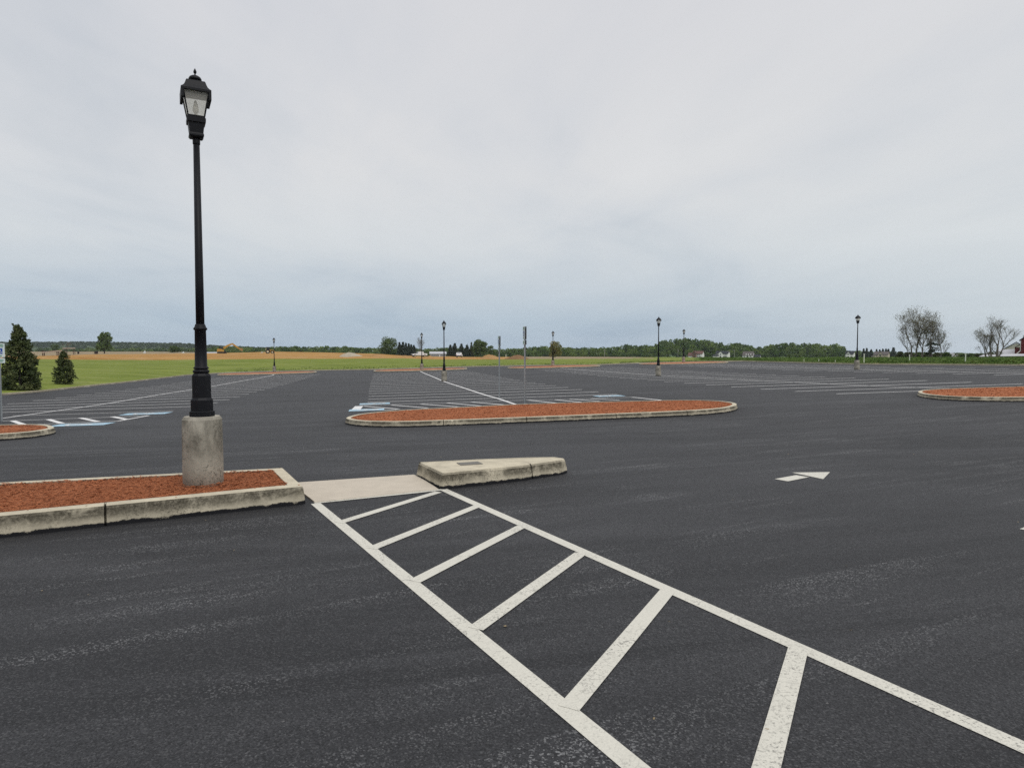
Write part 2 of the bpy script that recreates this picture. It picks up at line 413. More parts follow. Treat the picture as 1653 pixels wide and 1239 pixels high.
def normals(P):
    n = len(P); out = []
    for i in range(n):
        d = np.array(P[(i+1) % n])-np.array(P[i-1]); d = d/np.linalg.norm(d); out.append(np.array((d[1], -d[0])))
    return out
CORNERS = {}
def inset(P, nr, W, key=None):
    I = [np.array(p)-n*W for p, n in zip(P, nr)]; C = CORNERS.get(key)
    if C:
        for k in range(len(C)):
            p0, p, p2 = (np.array(C[(k+j) % len(C)], float) for j in (-1, 0, 1))
            a = (p0-p)/np.linalg.norm(p0-p); b = (p2-p)/np.linalg.norm(p2-p); cs = float(a@b); hf = math.acos(max(-1, min(1, cs)))/2
            if hf > R_(80): continue
            m = p+(a+b)/np.linalg.norm(a+b)*W/math.sin(hf); lim = W/math.tan(hf)
            for i, q in enumerate(P):
                if np.linalg.norm(np.array(q)-p) < lim+.01: I[i] = m
    return [tuple(q) for q in I]
NEAR_C = ccw([(-2.28,7.35),(-2.93,8.58),(-6.05,7.53),(-13,5.2),(-17,2.9),(-16.2,.6),(-10,3.0),(-4.63,5.97)])
NOSE_C = ccw([(-.87,8.12),(.14,8.70),(.70,9.16),(.79,9.32),(.62,9.50),(.2,9.46),(-.5,9.29),(-1.10,9.09),(-1.31,9.02)])
CORNERS['near'] = NEAR_C; CORNERS['nose'] = NOSE_C
OUT_NEAR = rounded(ccw([(-2.28,7.35),(-2.93,8.58),(-6.05,7.53),(-13,5.2),(-17,2.9),(-16.2,.6),(-10,3.0),(-4.63,5.97)]), .05)
OUT_MID = catmull(ccw([(-4.75,19.4),(-4.6,18.5),(-3.9,17.65),(-2.8,17.3),(-1.6,17.5),(.4,17.95),(2.9,18.5),(5,19.0),(6.2,19.6),(6.95,20.6),(7.2,21.7),(6.95,22.8),(6.0,23.55),(3.8,23.6),(.5,23.3),(-1.4,22.5),(-3.5,21.6),(-4.5,20.5)]))
OUT_LEFT = catmull(ccw([(-11.85,17.3),(-11.35,16.2),(-11.2,15.2),(-11.6,14.3),(-13,13.7),(-16,13.1),(-20,12.4),(-22.8,12.8),(-23.6,14.4),(-22.8,16.3),(-20,17.5),(-16.5,18.3),(-14.4,18.75),(-13.0,18.5)]))
OUT_RIGHT = catmull(ccw([(16.2,26.5),(15.2,25.0),(14.7,23.4),(14.9,22.1),(16.2,21.3),(18.3,21.3),(21,21.8),(24.5,22.9),(26.6,24.2),(27.2,25.9),(26.4,27.4),(24.4,28.2),(21.4,27.95),(19,27.7),(17.4,27.3)]))
def far_out(cx, cy, hl=6.2, hw=4.0):
    P = []
    for k in range(40):
        a = 2*math.pi*k/40; c, s_ = math.cos(a), math.sin(a)
        u = hl*math.copysign(abs(c)**.62, c); w = hw*math.copysign(abs(s_)**.75, s_)
        P.append((cx+u*math.cos(ROW)-w*math.sin(ROW), cy+u*math.sin(ROW)+w*math.cos(ROW)))
    return ccw(P)
FAR = [(-32.3,88.6),(-12.2,89.4),(5.6,90.0),(24.3,95.0)]
SOLID = [OUT_NEAR, OUT_MID, OUT_LEFT, OUT_RIGHT]
SEGC = {}
def seg_dist(p, P):
    if id(P) not in SEGC:
        a = np.array(P); ab = np.roll(a, -1, 0)-a; SEGC[id(P)] = (P, a, ab, (ab*ab).sum(1))
    _, a, ab, l2 = SEGC[id(P)]
    t = np.clip(((p-a)*ab).sum(1)/l2, 0, 1)
    return float(np.sqrt((((a+ab*t[:, None])-p)**2).sum(1)).min())
def build_asphalt():
    xs = np.concatenate([np.arange(-46,-16,1.), np.arange(-16,18,.4), np.arange(18,53,1.)])
    ys = np.concatenate([np.arange(-27,-1,2.), np.arange(-1,30,.4), np.arange(30,106,1.)])
    V = [(x, y, h(x, y)) for y in ys for x in xs]; nx = len(xs); Fc = []
    for j in range(len(ys)-1):
        for i in range(nx-1):
            x, y = (xs[i]+xs[i+1])/2, (ys[j]+ys[j+1])/2
            if math.hypot(x, y) < edge_r(math.atan2(x, y))+.9: Fc.append((j*nx+i, j*nx+i+1, (j+1)*nx+i+1, (j+1)*nx+i))
    o = mesh('parking_lot', V, Fc, M['asphalt'], None, True); tag(o, kind='structure')
    BB = [(min(q[0] for q in P)-1, max(q[0] for q in P)+1, min(q[1] for q in P)-1, max(q[1] for q in P)+1) for P in SOLID]
    a = o.data.attributes.new('kerb_shade', 'FLOAT', 'POINT'); val = np.zeros(len(V), np.float32)
    for k, v in enumerate(V):                      # contact shade painted into the asphalt along the kerbs
        if 0 < v[1] < 32 and abs(v[0]) < 24 and any(b[0] < v[0] < b[1] and b[2] < v[1] < b[3] for b in BB):
            p = np.array(v[:2]); val[k] = max(0, 1-min(seg_dist(p, P) for P in SOLID)/.9)
    a.data.foreach_set('value', val)
build_asphalt()
# kerb round the lot
def build_edge_kerb():
    V = []; Fc = []; m = 0
    sec = [(0,-.1),(.0,.07),(.025,.125),(.16,.13),(.17,-.1)]
    hb = []
    for az in AZ:
        r0 = edge_r(az); x, y = r0*math.sin(az), r0*math.cos(az); z = h(x, y)
        for dr, dz in sec:
            V.append((x+dr*math.sin(az), y+dr*math.cos(az), z+dz)); hb.append(max(0, dz)/.13)
    n = len(sec)
    for i in range(len(AZ)):
        j = (i+1) % len(AZ)
        for k in range(n-1): Fc.append((i*n+k, i*n+k+1, j*n+k+1, j*n+k))
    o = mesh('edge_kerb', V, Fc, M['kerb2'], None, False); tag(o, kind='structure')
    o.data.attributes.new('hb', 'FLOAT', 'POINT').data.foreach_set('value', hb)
build_edge_kerb()

# ------------------------------------------------------------------ kerbed islands
def kerb_mesh(P, H, W, joints=(), parent=None, mat='kerb', batter=.03, key=None):
    P = [tuple(p) for p in P]
    # insert joint samples
    L = [0]
    for a, b in zip(P, P[1:]+P[:1]): L.append(L[-1]+math.dist(a, b))
    S = [(L[i], P[i], 0) for i in range(len(P))]
    def pt(s):
        for i in range(len(P)):
            if L[i] <= s <= L[i+1]:
                t = (s-L[i])/(L[i+1]-L[i]); a, b = P[i], P[(i+1) % len(P)]; return (a[0]+(b[0]-a[0])*t, a[1]+(b[1]-a[1])*t)
    for s in joints:
        S += [(s-.010, pt(s-.010), 0), (s-.008, pt(s-.008), .09), (s+.008, pt(s+.008), .09), (s+.010, pt(s+.010), 0)]
    S.sort(key=lambda q: q[0]); Q = [q[1] for q in S]; nr = normals(Q)
    sec = [(0,-.08,0),(-.002,.03,.15),(-batter*.7,H-.03,.85),(-batter-.003,H-.007,.95),(-batter-.013,H,1),(-W,H,1),(-W-.006,H-.06,1)]
    V = []; Fc = []; hb = []; n = len(sec); I1 = inset(Q, nr, W, key); I2 = inset(Q, nr, W+.006, key)
    for (s, p, g), nn, a1, a2 in zip(S, nr, I1, I2):
        zb = h(*p); wob = (.006 if key != 'nose' else .002)*mn.noise(Vector((p[0]*3, p[1]*3, 0)))
        for k, (o_, z, q) in enumerate(sec):
            gg = g if k < 5 else 0; xy = a1 if k == 5 else a2 if k == 6 else (p[0]+nn[0]*(o_-gg+wob), p[1]+nn[1]*(o_-gg+wob))
            V.append((xy[0], xy[1], zb+z-(gg*.5 if k in (3, 4, 5) else 0))); hb.append(q)
    m = len(S)
    for i in range(m):
        j = (i+1) % m
        for k in range(n-1): Fc.append((i*n+k, j*n+k, j*n+k+1, i*n+k+1))
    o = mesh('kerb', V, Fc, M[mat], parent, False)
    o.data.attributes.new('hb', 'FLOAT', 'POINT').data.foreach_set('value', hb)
    return o
def in_poly(x, y, P):
    A = P if isinstance(P, np.ndarray) else np.array(P); B = np.roll(A, 1, 0)
    k = ((A[:, 1] > y) != (B[:, 1] > y)); k[k] = x < (B[k, 0]-A[k, 0])*(y-A[k, 1])/(B[k, 1]-A[k, 1])+A[k, 0]
    return bool(k.sum() % 2)
def in_poly0(x, y, P):
    c = False; j = len(P)-1
    for i in range(len(P)):
        if (P[i][1] > y) != (P[j][1] > y) and x < (P[j][0]-P[i][0])*(y-P[i][1])/(P[j][1]-P[i][1])+P[i][0]: c = not c
        j = i
    return c
def mulch_bed(P, H, W, res, parent, chips=0, chip=.05, dome=.012):
    nr = normals(P); I = inset(P, nr, W+.003, 'near' if P is OUT_NEAR else None)
    xs = [p[0] for p in I]; ys = [p[1] for p in I]
    def hz(x, y, d): return h(x, y)+H-.014+dome*min(1, d/.8)+(.007*mn.noise(Vector((x*9, y*9, 0)))+.014*mn.noise(Vector((x*2, y*2, 3)))+.005*mn.noise(Vector((x*26, y*26, 8))))*min(1, d/.15)
    I = np.array(I); V = []; Fc = []
    import bmesh
    bm = bmesh.new()
    rim = [bm.verts.new((p[0], p[1], h(*p)+H-.016)) for p in I]
    for a, b in zip(rim, rim[1:]+rim[:1]): bm.edges.new((a, b))
    x0, x1, y0, y1 = min(xs), max(xs), min(ys), max(ys)
    x0 = max(x0, -9.5) if res < .1 else x0
    gx = np.arange(x0, x1, res); gy = np.arange(y0, y1, res); idx = {}
    ins = {}
    for j, y in enumerate(gy):
        for i, x in enumerate(gx):
            if in_poly(x, y, I):
                d = seg_dist(np.array((x, y)), I)
                if d > res*.3: idx[(i, j)] = bm.verts.new((x, y, hz(x, y, d)))
    for (i, j) in list(idx):
        q = [idx.get(k) for k in ((i, j), (i+1, j), (i+1, j+1), (i, j+1))]
        if all(q): bm.faces.new(q)
    # skirt: fill between rim and grid with a flat sheet just under the grid border
    me = bpy.data.meshes.new('mulch_bed'); 
    base = bm.faces.new(rim)
    bmesh.ops.triangulate(bm, faces=[base])
    bm.to_mesh(me); bm.free()
    o = link('mulch_bed', me, M['mulch'], parent, False)
    if chips:
        C = []
        while len(C) < chips:
            x, y = random.uniform(x0, x1), random.uniform(y0, y1)
            if in_poly(x, y, I): C.append((x, y, hz(x, y, seg_dist(np.array((x, y)), I))+.002+random.random()*.010))
        C = np.array(C); n = len(C); a = rng.uniform(0, math.pi, n); t = rng.normal(0, .12, n); ln = chip*rng.uniform(.4, 1.3, n); w = ln*rng.uniform(.12, .3, n)
        d = np.stack([np.cos(a)*np.cos(t), np.sin(a)*np.cos(t), np.sin(t)], 1)*ln[:, None]/2
        e = np.stack([-np.sin(a), np.cos(a), rng.normal(0, .4, n)], 1)*w[:, None]/2
        Q = np.stack([C-d-e, C+d-e, C+d+e, C-d+e], 1)
        k = qmesh('mulch_chips', Q, M['mulch'], parent); tag(k, kind='stuff')
    return o
def near_s(P, q): # arclength nearest a point
    L = 0; best = (1e9, 0)
    for a, b in zip(P, P[1:]+P[:1]):
        d = math.dist(a, q)
        if d < best[0]: best = (d, L)
        L += math.dist(a, b)
    return best[1]
def island(label, P, H, W, joints, res, chips=0, chip=.05, mat='kerb', group='kerbed mulch islands'):
    c = np.mean(np.array(P), 0); root = empty('planting_island', (0,0,0))
    tag(root, label, 'planting island', group)
    js = [near_s(P, at(*q) if q[1] > 300 else q) for q in joints]
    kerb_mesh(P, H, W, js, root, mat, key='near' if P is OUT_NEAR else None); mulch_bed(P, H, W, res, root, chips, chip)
    return root
island('long wedge shaped kerbed mulch island in the foreground carrying the big lamp post', OUT_NEAR, .2, .17, [(158,853),(-8,4.05)], .035, 46000, .031)
island('oval red mulch island mid lot in front of the two grey sign posts', OUT_MID, .15, .16, [(713,687),(850,682),(997,676),(1112,671)], .12, 34000, .042)
island('rounded mulch island end at the left edge by the accessible parking sign', OUT_LEFT, .15, .16, [(70,703)], .12, 14000, .05)
island('kerbed red mulch island at the right edge of the lot', OUT_RIGHT, .15, .16, [(1525,646)], .15, 16000, .055)
for (c, lb) in zip(FAR, ['far mulch island by the lawn, nearest the yellow excavator', 'far mulch island by the lawn, left of the two grey sign posts', 'far mulch island in front of the olive young tree', 'far mulch island before the wooded hill, rightmost of the far row']):
    island(lb, far_out(*c), .14, .2, [], .5, 0, .1, 'kerb2')

# concrete nose at the ramp
def nose():
    P = rounded(ccw([(-.87,8.12),(.14,8.70),(.70,9.16),(.79,9.32),(.62,9.50),(.2,9.46),(-.5,9.29),(-1.10,9.09),(-1.31,9.02)]), .05, .12)
    root = empty('island_nose', (0,0,0)); tag(root, 'solid concrete triangular kerb beside the pale ramp by the hatched walkway', 'concrete kerb')
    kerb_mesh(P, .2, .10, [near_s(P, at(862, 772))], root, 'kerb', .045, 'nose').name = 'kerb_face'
    nr = normals(P); I = inset(P, nr, .09, 'nose'); J = []
    for q in I:
        if not J or math.dist(q, J[-1]) > .004: J.append(q)
    if math.dist(J[0], J[-1]) < .004: J.pop()
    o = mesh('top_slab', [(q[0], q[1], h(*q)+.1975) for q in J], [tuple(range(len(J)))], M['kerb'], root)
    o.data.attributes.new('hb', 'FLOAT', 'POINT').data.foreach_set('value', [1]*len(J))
    pl = MB(); pl.box((-.565,8.87,.2), (.30,.20,.012), R_(22)); pl.build('metal_plate', M['iron'], root)
nose()
# ramp slab
def ramp():
    V = []; Fc = []; a, b, c, d = (-2.2,7.40), (-.90,8.12), (-1.34,9.10), (-2.86,8.50)
    n = 12
    for j in range(n+1):
        for i in range(n+1):
            s, t = i/n, j/n
            x = (a[0]*(1-s)+b[0]*s)*(1-t)+(d[0]*(1-s)+c[0]*s)*t; y = (a[1]*(1-s)+b[1]*s)*(1-t)+(d[1]*(1-s)+c[1]*s)*t
            V.append((x, y, h(x, y)+.012+.03*t*(1-t)))
    for j in range(n):
        for i in range(n): k = j*(n+1)+i; Fc.append((k, k+1, k+n+2, k+n+1))
    b0 = len(V); rim = [i for i in range(n+1)]+[(n+1)*k+n for k in range(1, n+1)]+[n*(n+1)+i for i in range(n-1, -1, -1)]+[(n+1)*k for k in range(n-1, 0, -1)]
    for i in rim: V.append((V[i][0], V[i][1], V[i][2]-.1))
    for q in range(len(rim)):
        q2 = (q+1) % len(rim); Fc.append((rim[q2], rim[q], b0+q, b0+q2))
    o = mesh('ramp_slab', V, Fc, M['slab'], None, False); tag(o, kind='structure')
    o.data.attributes.new('hb', 'FLOAT', 'POINT').data.foreach_set('value', [1]*len(V))
ramp()

# ------------------------------------------------------------------ painted markings
class Paint:
    def __init__(s): s.mb = MB()
    def line(s, a, b, w=.1, lift=.004, step=.7, n0=None, n1=None):
        a, b = np.array(a, float), np.array(b, float); L = np.linalg.norm(b-a)
        if L < 1e-4: return
        d = (b-a)/L; q = np.array((-d[1], d[0])); m = max(1, int(L/step)); V = []; Fc = []
        for i in range(m+1):
            p = a+(b-a)*i/m; 
            for t in (-.5, .5):
                e = p+q*w*t*(1+.05*mn.noise(Vector((p[0]*5, p[1]*5, t*9)))); V.append((e[0], e[1], h(*e)+lift))
        for i in range(m): k = 2*i; Fc.append((k, k+2, k+3, k+1))
        s.mb.add(V, Fc)
    def poly(s, P, lift=.005):
        V = [(x, y, h(x, y)+lift) for x, y in P]; s.mb.add(V, [tuple(range(len(P)))])
    def build(s, name, mat): return tag(s.mb.build(name, M[mat]), kind='structure')
def lerp(a, b, t): return (a[0]+(b[0]-a[0])*t, a[1]+(b[1]-a[1])*t)
p = Paint()
L0, L1 = (-2.18,7.36), (1.25,1.28); Rr0, R1 = (-.86,8.16), (3.4,.53)
p.line(L0, L1, .105, .004); p.line(Rr0, R1, .105, .004)
p.line((-2.2,7.38), (-.86,8.1), .07, .0055)
for a, b in [((553,842),(705,795)), ((606,883),(768,818)), ((676,935),(840,851)), ((775,1010),(935,895)), ((925,1135),(1075,957)), ((1238,1239),(1288,1050))]:
    A, B = at(*a), at(*b)
    if b[0] == 1288: A = (.763, 2.143)
    A, B = np.array(A), np.array(B); dd = (B-A)/np.linalg.norm(B-A); p.line(A-dd*.055, B+dd*.035, .105, .0055)
p.build('walkway_marking', 'paint')
p = Paint()
TAIL = [at(*q) for q in [(1250.5,773.2),(1271.8,777),(1306,770.2),(1285,766.9)]]; HEAD = [at(*q) for q in [(1278,762.8),(1340,762),(1328.8,773.4)]]
q0 = at(1646, 854); dx, dy = q0[0]-TAIL[0][0], q0[1]-TAIL[0][1]
for P in (TAIL, HEAD):
    p.poly(P); p.poly([(a+dx, b+dy) for a, b in P])
p.build('arrow_marking', 'paint')
U = np.array((math.cos(ROW), math.sin(ROW)))
def row(p_, c, l, r, w=.15):
    c = np.array(c); p_.line(c-U*l, c+U*r, w)
# row B (middle)
p = Paint(); pts = [at(835,653.5), at(804,643), (-5.35,52.9), (-11.7,85.2)]
for a, b in zip(pts, pts[1:]): p.line(a, b, .13)
def on(pts, y):
    return (tab(y, sorted([(q[1], q[0]) for q in pts])), y)
for k in range(21):
    y = 30.4+2.63*k; c = on(pts, y)
    if y < 83: row(p, (c[0], y), 5.75, 5.75)
hz = lambda *q: [at(*k) for k in q]
a, b, c, d, e = hz((581.5,654.3),(740,649.5),(848,645.7),(920,644.5),(1020,640.8))
for q, r in ((a, b), (b, c), (c, d), (d, e)): p.line(q, r, .1)
for q, r in [((573,663.4),(640,661)), ((587,655.3),(644,660.2)), ((632,653.5),(691,658.4)), ((679,652),(740,656.5)), ((722,650.2),(776,655)), ((760,648.7),(812,653)),
             ((853,645.7),(899,650.5)), ((895,644.8),(941,649.5)), ((920,644),(968,647.5)), ((953,643.3),(1000,645.7)), ((1020,640.8),(1067,645.7)), ((936,650.5),(1067,645.9))]:
    p.line(at(*q), at(*r), .13)
p.line(at(579.5,655.3), at(572.5,663.2), .32)
p.build('stall_marking', 'paint2')
# row A (left)
p = Paint(); pts = [at(3.5,675), at(250,638), (-29,80.7), (-30.5,86)]
for a, b in zip(pts, pts[1:]): p.line(a, b, .12)
for k in range(23):
    y = 28.0+2.66*k
    if y < 83: row(p, on(pts, y), 5.75, 5.75)
p.line(at(20,671), at(280,663), .1)
for q, r in [((0,679.5),(200,672.3)), ((200,672.3),(240.5,670.5)), ((41,685.6),(160,680.4)), ((160,680.4),(192,679.3))]: p.line(at(*q), at(*r), .1)
for q, r in [((20.6,679),(40,685.6)), ((77.4,676.5),(100.4,683.2)), ((130,674.3),(158.5,680.5)), ((181.5,672.3),(206,677))]: p.line(at(*q), at(*r), .17)
p.line(at(191,679.3), at(240.5,670.5), .12)
p.build('stall_marking', 'paint2')
# row C
p = Paint(); pts = [(20.3,29), (19.19,31.97), (15.33,44.28), (12.3,55.6), (6.2,85.4)]
for a, b in zip(pts, pts[1:]): p.line(a, b, .12)
for k in range(22):
    y = 27.9+2.69*k; x = tab(y, [(27.9,13.55),(50,8.75),(90,1.2)])
    if y < 84: p.line((x, y), np.array((x, y))+U*tab(y, [(28,12.6),(45,11.8),(70,11.5)]), .15)
p.build('stall_marking', 'paint2')
# row D
p = Paint(); pts = [(36.5,34), (31,59.2), (24.8,90)]
for a, b in zip(pts, pts[1:]): p.line(a, b, .12)
for k in range(22):
    y = 38+2.69*k; x = tab(y, [(38,32.6),(43.3,31.3),(53.5,27.9),(62,25.2),(95,18.6)])
    if y < 88:
        q = np.array((x, y))+U*11.5; rr = math.hypot(*q); em = edge_r(math.atan2(q[0], q[1]))-1.0
        p.line((x, y), q if rr < em else np.array((x, y))+U*8.0, .16)
p.build('stall_marking', 'paint2')
# accessible-parking squares
def isa(scale):      # wheelchair symbol strokes (2D)
    S = [((-.08,.38),(-.06,.02)), ((-.06,.02),(.17,.02)), ((.17,.02),(.27,-.26)), ((.27,-.26),(.36,-.22)), ((-.08,.22),(.14,.22))]
    arc = [(-.02+.25*math.cos(a), -.12+.25*math.sin(a)) for a in np.linspace(R_(118), R_(352), 11)]
    S += list(zip(arc, arc[1:])); head = [(-.09+.07*math.cos(a), .46+.07*math.sin(a)) for a in np.linspace(0, 2*math.pi, 10)[:-1]]
    return [tuple((x*scale, y*scale) for x, y in s) for s in S], [(x*scale, y*scale) for x, y in head]
pb, pw = Paint(), Paint()
for q, ang in (((605,651.5),ROW), ((592,661.5),ROW), ((983,639),ROW), ((132,685.3),ROW), ((236,667.6),ROW)):
    c = np.array(at(*q)); R = np.array([[math.cos(ang), -math.sin(ang)], [math.sin(ang), math.cos(ang)]])
    sgn = -1 if q[0] < 700 and q[0] > 500 else 1
    g = lambda x, y: tuple(c+R@np.array((y*sgn, -x*sgn)))
    kx, ky = (.52,.62) if q[0] > 500 else (.50,.78)
    pb.poly([g(-kx,-ky), g(kx,-ky), g(kx,ky), g(-kx,ky)], .008)
    S, hd = isa(1.1)
    for a, b in S: pw.line(g(*a), g(*b), .11, .013)
    pw.poly([g(*k) for k in hd], .013)
pb.build('blue_parking_marking', 'blue'); pw.build('wheelchair_marking', 'paint2')

# ------------------------------------------------------------------ lamp posts
def copy_tree(o, parent=None):
    c = o.copy(); COL.objects.link(c)
    if parent: c.parent = parent
    for ch in [x for x in bpy.data.objects if x.parent == o]: copy_tree(ch, c)
    return c
def make_lamp():
    root = empty('lamp_post')
    b = MB().lathe([(.243,-.1),(.246,.2),(.244,.55),(.240,.785),(.214,.82)], 40)
    o = b.build('concrete_base', M['base'], root, False)
    o.data.attributes.new('hb', 'FLOAT', 'POINT').data.foreach_set('value', [min(1, max(0, v.co.z/.8)) for v in o.data.vertices])
    for q in o.data.polygons: q.use_smooth = abs(q.normal.z) < .3
    pb = MB().lathe([(.160,.82),(.160,.878),(.150,.886)], 8, ph=R_(22.5))
    pb.lathe([(.141,.886),(.141,1.015),(.122,1.042),(.119,1.045)], 8, ph=R_(22.5)).lathe([(.120,1.043),(.118,1.305),(.102,1.332)], 8, ph=R_(22.5))
    pb.build('pedestal', M['black'], root)
    s = MB().lathe([(.085,1.325),(.085,1.335),(.099,1.345),(.101,1.36),(.096,1.372),(.080,1.378),(.079,1.384),(.094,1.392),(.094,1.400),(.082,1.412),(.0755,1.42),(.068,1.845),(.072,1.848),(.083,1.855),(.083,1.872),(.070,1.884),(.066,1.90),(.058,1.92)], 28)
    s.build('fluted_shaft', M['black'], root, True)
    pl = MB().lathe([(.052,1.9),(.050,2.4),(.038,4.03)], 24); pl.build('pole', M['black'], root, True)
    co = MB().lathe([(.043,4.03),(.045,4.035),(.045,4.135)], 20); co.build('collar', M['black'], root, True)
    lan = MB().square([(.072,4.10),(.086,4.118),(.086,4.135),(.080,4.15),(.092,4.262),(.108,4.27),(.110,4.315),(.098,4.33)]).build('lantern', M['black'], root)
    z0, z1, w0, w1 = 4.33, 4.63, .094, .150
    g = MB(); q = .004
    g.square([(w0-q, z0),(w1-q, z1)], cap=False); g.build('glass', M['glass'], lan)
    fr = MB()
    for sx in (-1, 1):
        for sy in (-1, 1): fr.tube([(sx*w0, sy*w0, z0), (sx*w1, sy*w1, z1)], .0085, 4)
    fr.square([(w0+.008, z0-.004),(w0+.011, z0+.014),(w0-.012, z0+.016)])
    fr.build('frame', M['black'], lan)
    bl = MB().lathe([(.012,4.33),(.018,4.345),(.018,4.39),(.034,4.41),(.036,4.44),(.026,4.48),(.016,4.53),(.006,4.54)], 16); bl.build('bulb', M['bulb'], lan, True)
    rf = MB(); q2 = .168
    rf.square([(.174,4.607),(.174,4.632),(.156,4.646),(.136,4.668),(.122,4.70),(.113,4.728),(.104,4.742),(.058,4.748)])
    for sx in (-1, 1): rf.box((sx*.158, 0, 4.568), (.032,.346,.10))
    ro = rf.build('roof', M['black'], lan)
    cap = MB().lathe([(.058,4.745),(.060,4.765),(.075,4.772),(.078,4.785),(.066,4.806),(.040,4.822),(.018,4.83),(.008,4.838),(.008,4.846),(.018,4.856),(.019,4.874),(.011,4.893),(.003,4.908)], 20)
    cap.build('finial', M['black'], lan, True)
    return root
lamp = make_lamp()
LG = 'black lamp posts across the parking lot'
nx, ny = at(328.5, 780, .19); lamp.location = (nx, ny, h(nx, ny)+.185); lamp.rotation_euler.z = R_(28.6); lamp.scale = (.868,.868,.942)
tag(lamp, 'largest black lantern lamp post, on a stained concrete base in the foreground', 'lamp post', LG)
for px, py, dz, lb in [(717,615,0,'black lamp post at the white row line left of the two grey sign posts'),
                       (1383,596,0,'black lamp post on the asphalt at right before a white house and green crop'),
                       (1062.5,606,0,'larger of two lamp posts before the wooded hill, on bare asphalt'),
                       (681,597,.1,'small lamp post on the far mulch island before the bare tree and spruces'),
                       (443,600,.1,'small black lamp post on the far island near the excavator and backhoe'),
                       (892.5,591,.1,'small black lamp post on the far island in front of the olive young tree'),
                       (1103.5,585,.1,'small black lamp post on the far island just left of the maroon roofed house')]:
    o = copy_tree(lamp); x, y = at(px, py, dz); o.location = (x, y, h(x, y)+dz); o.rotation_euler.z = ROW; o.scale = (.93,.93,1); tag(o, lb)

# ------------------------------------------------------------------ signs
def sign(label, xy, rz, top, double):
    root = empty('sign_post', (xy[0], xy[1], h(*xy)), rz); tag(root, label, 'sign', 'accessible parking sign posts')
    MB().box((0,0,top/2-.05), (.045,.05,top+.1)).box((0,.026,top/2-.05), (.075,.006,top+.1)).build('post', M['galv'], root)
    for s in ((-1, 1) if double else (-1,)):
        f = s*(.035)
        hz_ = top-.20
        pn = MB().box((0, f, hz_), (.305,.004,.46)); pn = pn.build('sign_panel', M['signface'], root); 
        bk = MB().box((0, f-s*.0035, hz_), (.305,.003,.46)).build('panel_back', M['signback'], pn)
        bl = MB().box((.005, f+s*.0035, hz_-.03), (.15,.003,.19)).build('blue_field', M['signblue'], pn)
        w = MB(); S, hd = isa(.165)
        for a, b in S:
            d = math.dist(a, b); an = math.atan2(b[1]-a[1], b[0]-a[0])
            w.box(((a[0]+b[0])/2, f+s*.006, hz_-.035+(a[1]+b[1])/2), (d+.012,.002,.015), 0, -an)
        w.lathe([(.011,0),(.011,.001)], 8); w.V[-16:] = [(v[0]-.015, f+s*.006+v[2], hz_+.041+v[1]) for v in w.V[-16:]]
        w.build('wheelchair_symbol', M['signface'], pn)
        for dz, wd in ((.175,.22),(.125,.22),(-.185,.12)): MB().box((0, f+s*.0035, hz_+dz), (wd,.003,.028)).build('green_lettering', M['signgreen'], pn)
        p2 = MB().box((0, f, top-.545), (.305,.004,.16)).build('lower_panel', M['signface'], root)
        MB().box((0, f-s*.0035, top-.545), (.305,.003,.16)).build('panel_back', M['signback'], p2)
        for dz, wd in ((.53,.22),(.575,.16)): MB().box((0, f+s*.0035, top-dz), (wd,.003,.028)).build('green_lettering', M['signgreen'], p2)
sign('grey sign post seen edge on, nearer and taller of the pair behind the island', at(847,655.5), ROW-math.pi/2, 2.86, True)
sign('grey sign post seen edge on, farther and shorter of the pair behind the island', at(806,643), ROW-math.pi/2, 2.78, True)
lx, ly = at(2.5, 680)
sign('accessible parking sign with a blue wheelchair square on a grey post at the left edge', (lx, ly), R_(12+58), 2.58, False)

# ------------------------------------------------------------------ vegetation
def quads(C, size, flat=0):
    n = len(C); a = rng.normal(size=(n, 3)); a /= np.linalg.norm(a, axis=1)[:, None]
    b = np.cross(a, rng.normal(size=(n, 3))); b /= np.linalg.norm(b, axis=1)[:, None]
    s = size*rng.uniform(.55, 1.25, n)[:, None]; s2 = s*rng.uniform(.5, .9, n)[:, None]
    if flat: a[:, 2] *= flat; b[:, 2] *= flat
    return np.stack([C-a*s-b*s2*.3, C+a*s*.2-b*s2, C+a*s+b*s2*.2, C-a*s*.1+b*s2], 1)
def ellipsoid(c, r, n, shell=.55):
    d = rng.normal(size=(n, 3)); d /= np.linalg.norm(d, axis=1)[:, None]
    return np.array(c)+d*np.array(r)*(rng.uniform(shell**3, 1, n)**(1/3))[:, None]
def crown_pts(W, H, z0, n, lobes=14, seed=0, top=.75):
    rs = np.random.default_rng(seed); P = []
    for k in range(lobes):
        t = rs.uniform(.12, .95); a = rs.uniform(0, 2*math.pi); rad = W/2*math.sqrt(max(.05, 1-abs(t-.42)**1.7*2.6))*rs.uniform(.35, .72)
        c = (rad*math.cos(a), rad*math.sin(a), z0+H*t*.9); r = W*rs.uniform(.13, .24)
        P.append(ellipsoid(c, (r, r, r*rs.uniform(.6, .85)), n//lobes, .5))
    P.append(ellipsoid((0,0,z0+H*.5), (W*.3, W*.3, H*.4), n//16, .3))
    P = np.concatenate(P); P[:, 2] = np.minimum(P[:, 2], z0+H+rs.uniform(-.03,.02)*H)
    return P
def far_pt(px, Y, py=None):
    x = ray(px, HY)[0]*Y; return x, Y, (terrain(x, Y) if py is None else CAM+ray(px, py)[1]*Y)
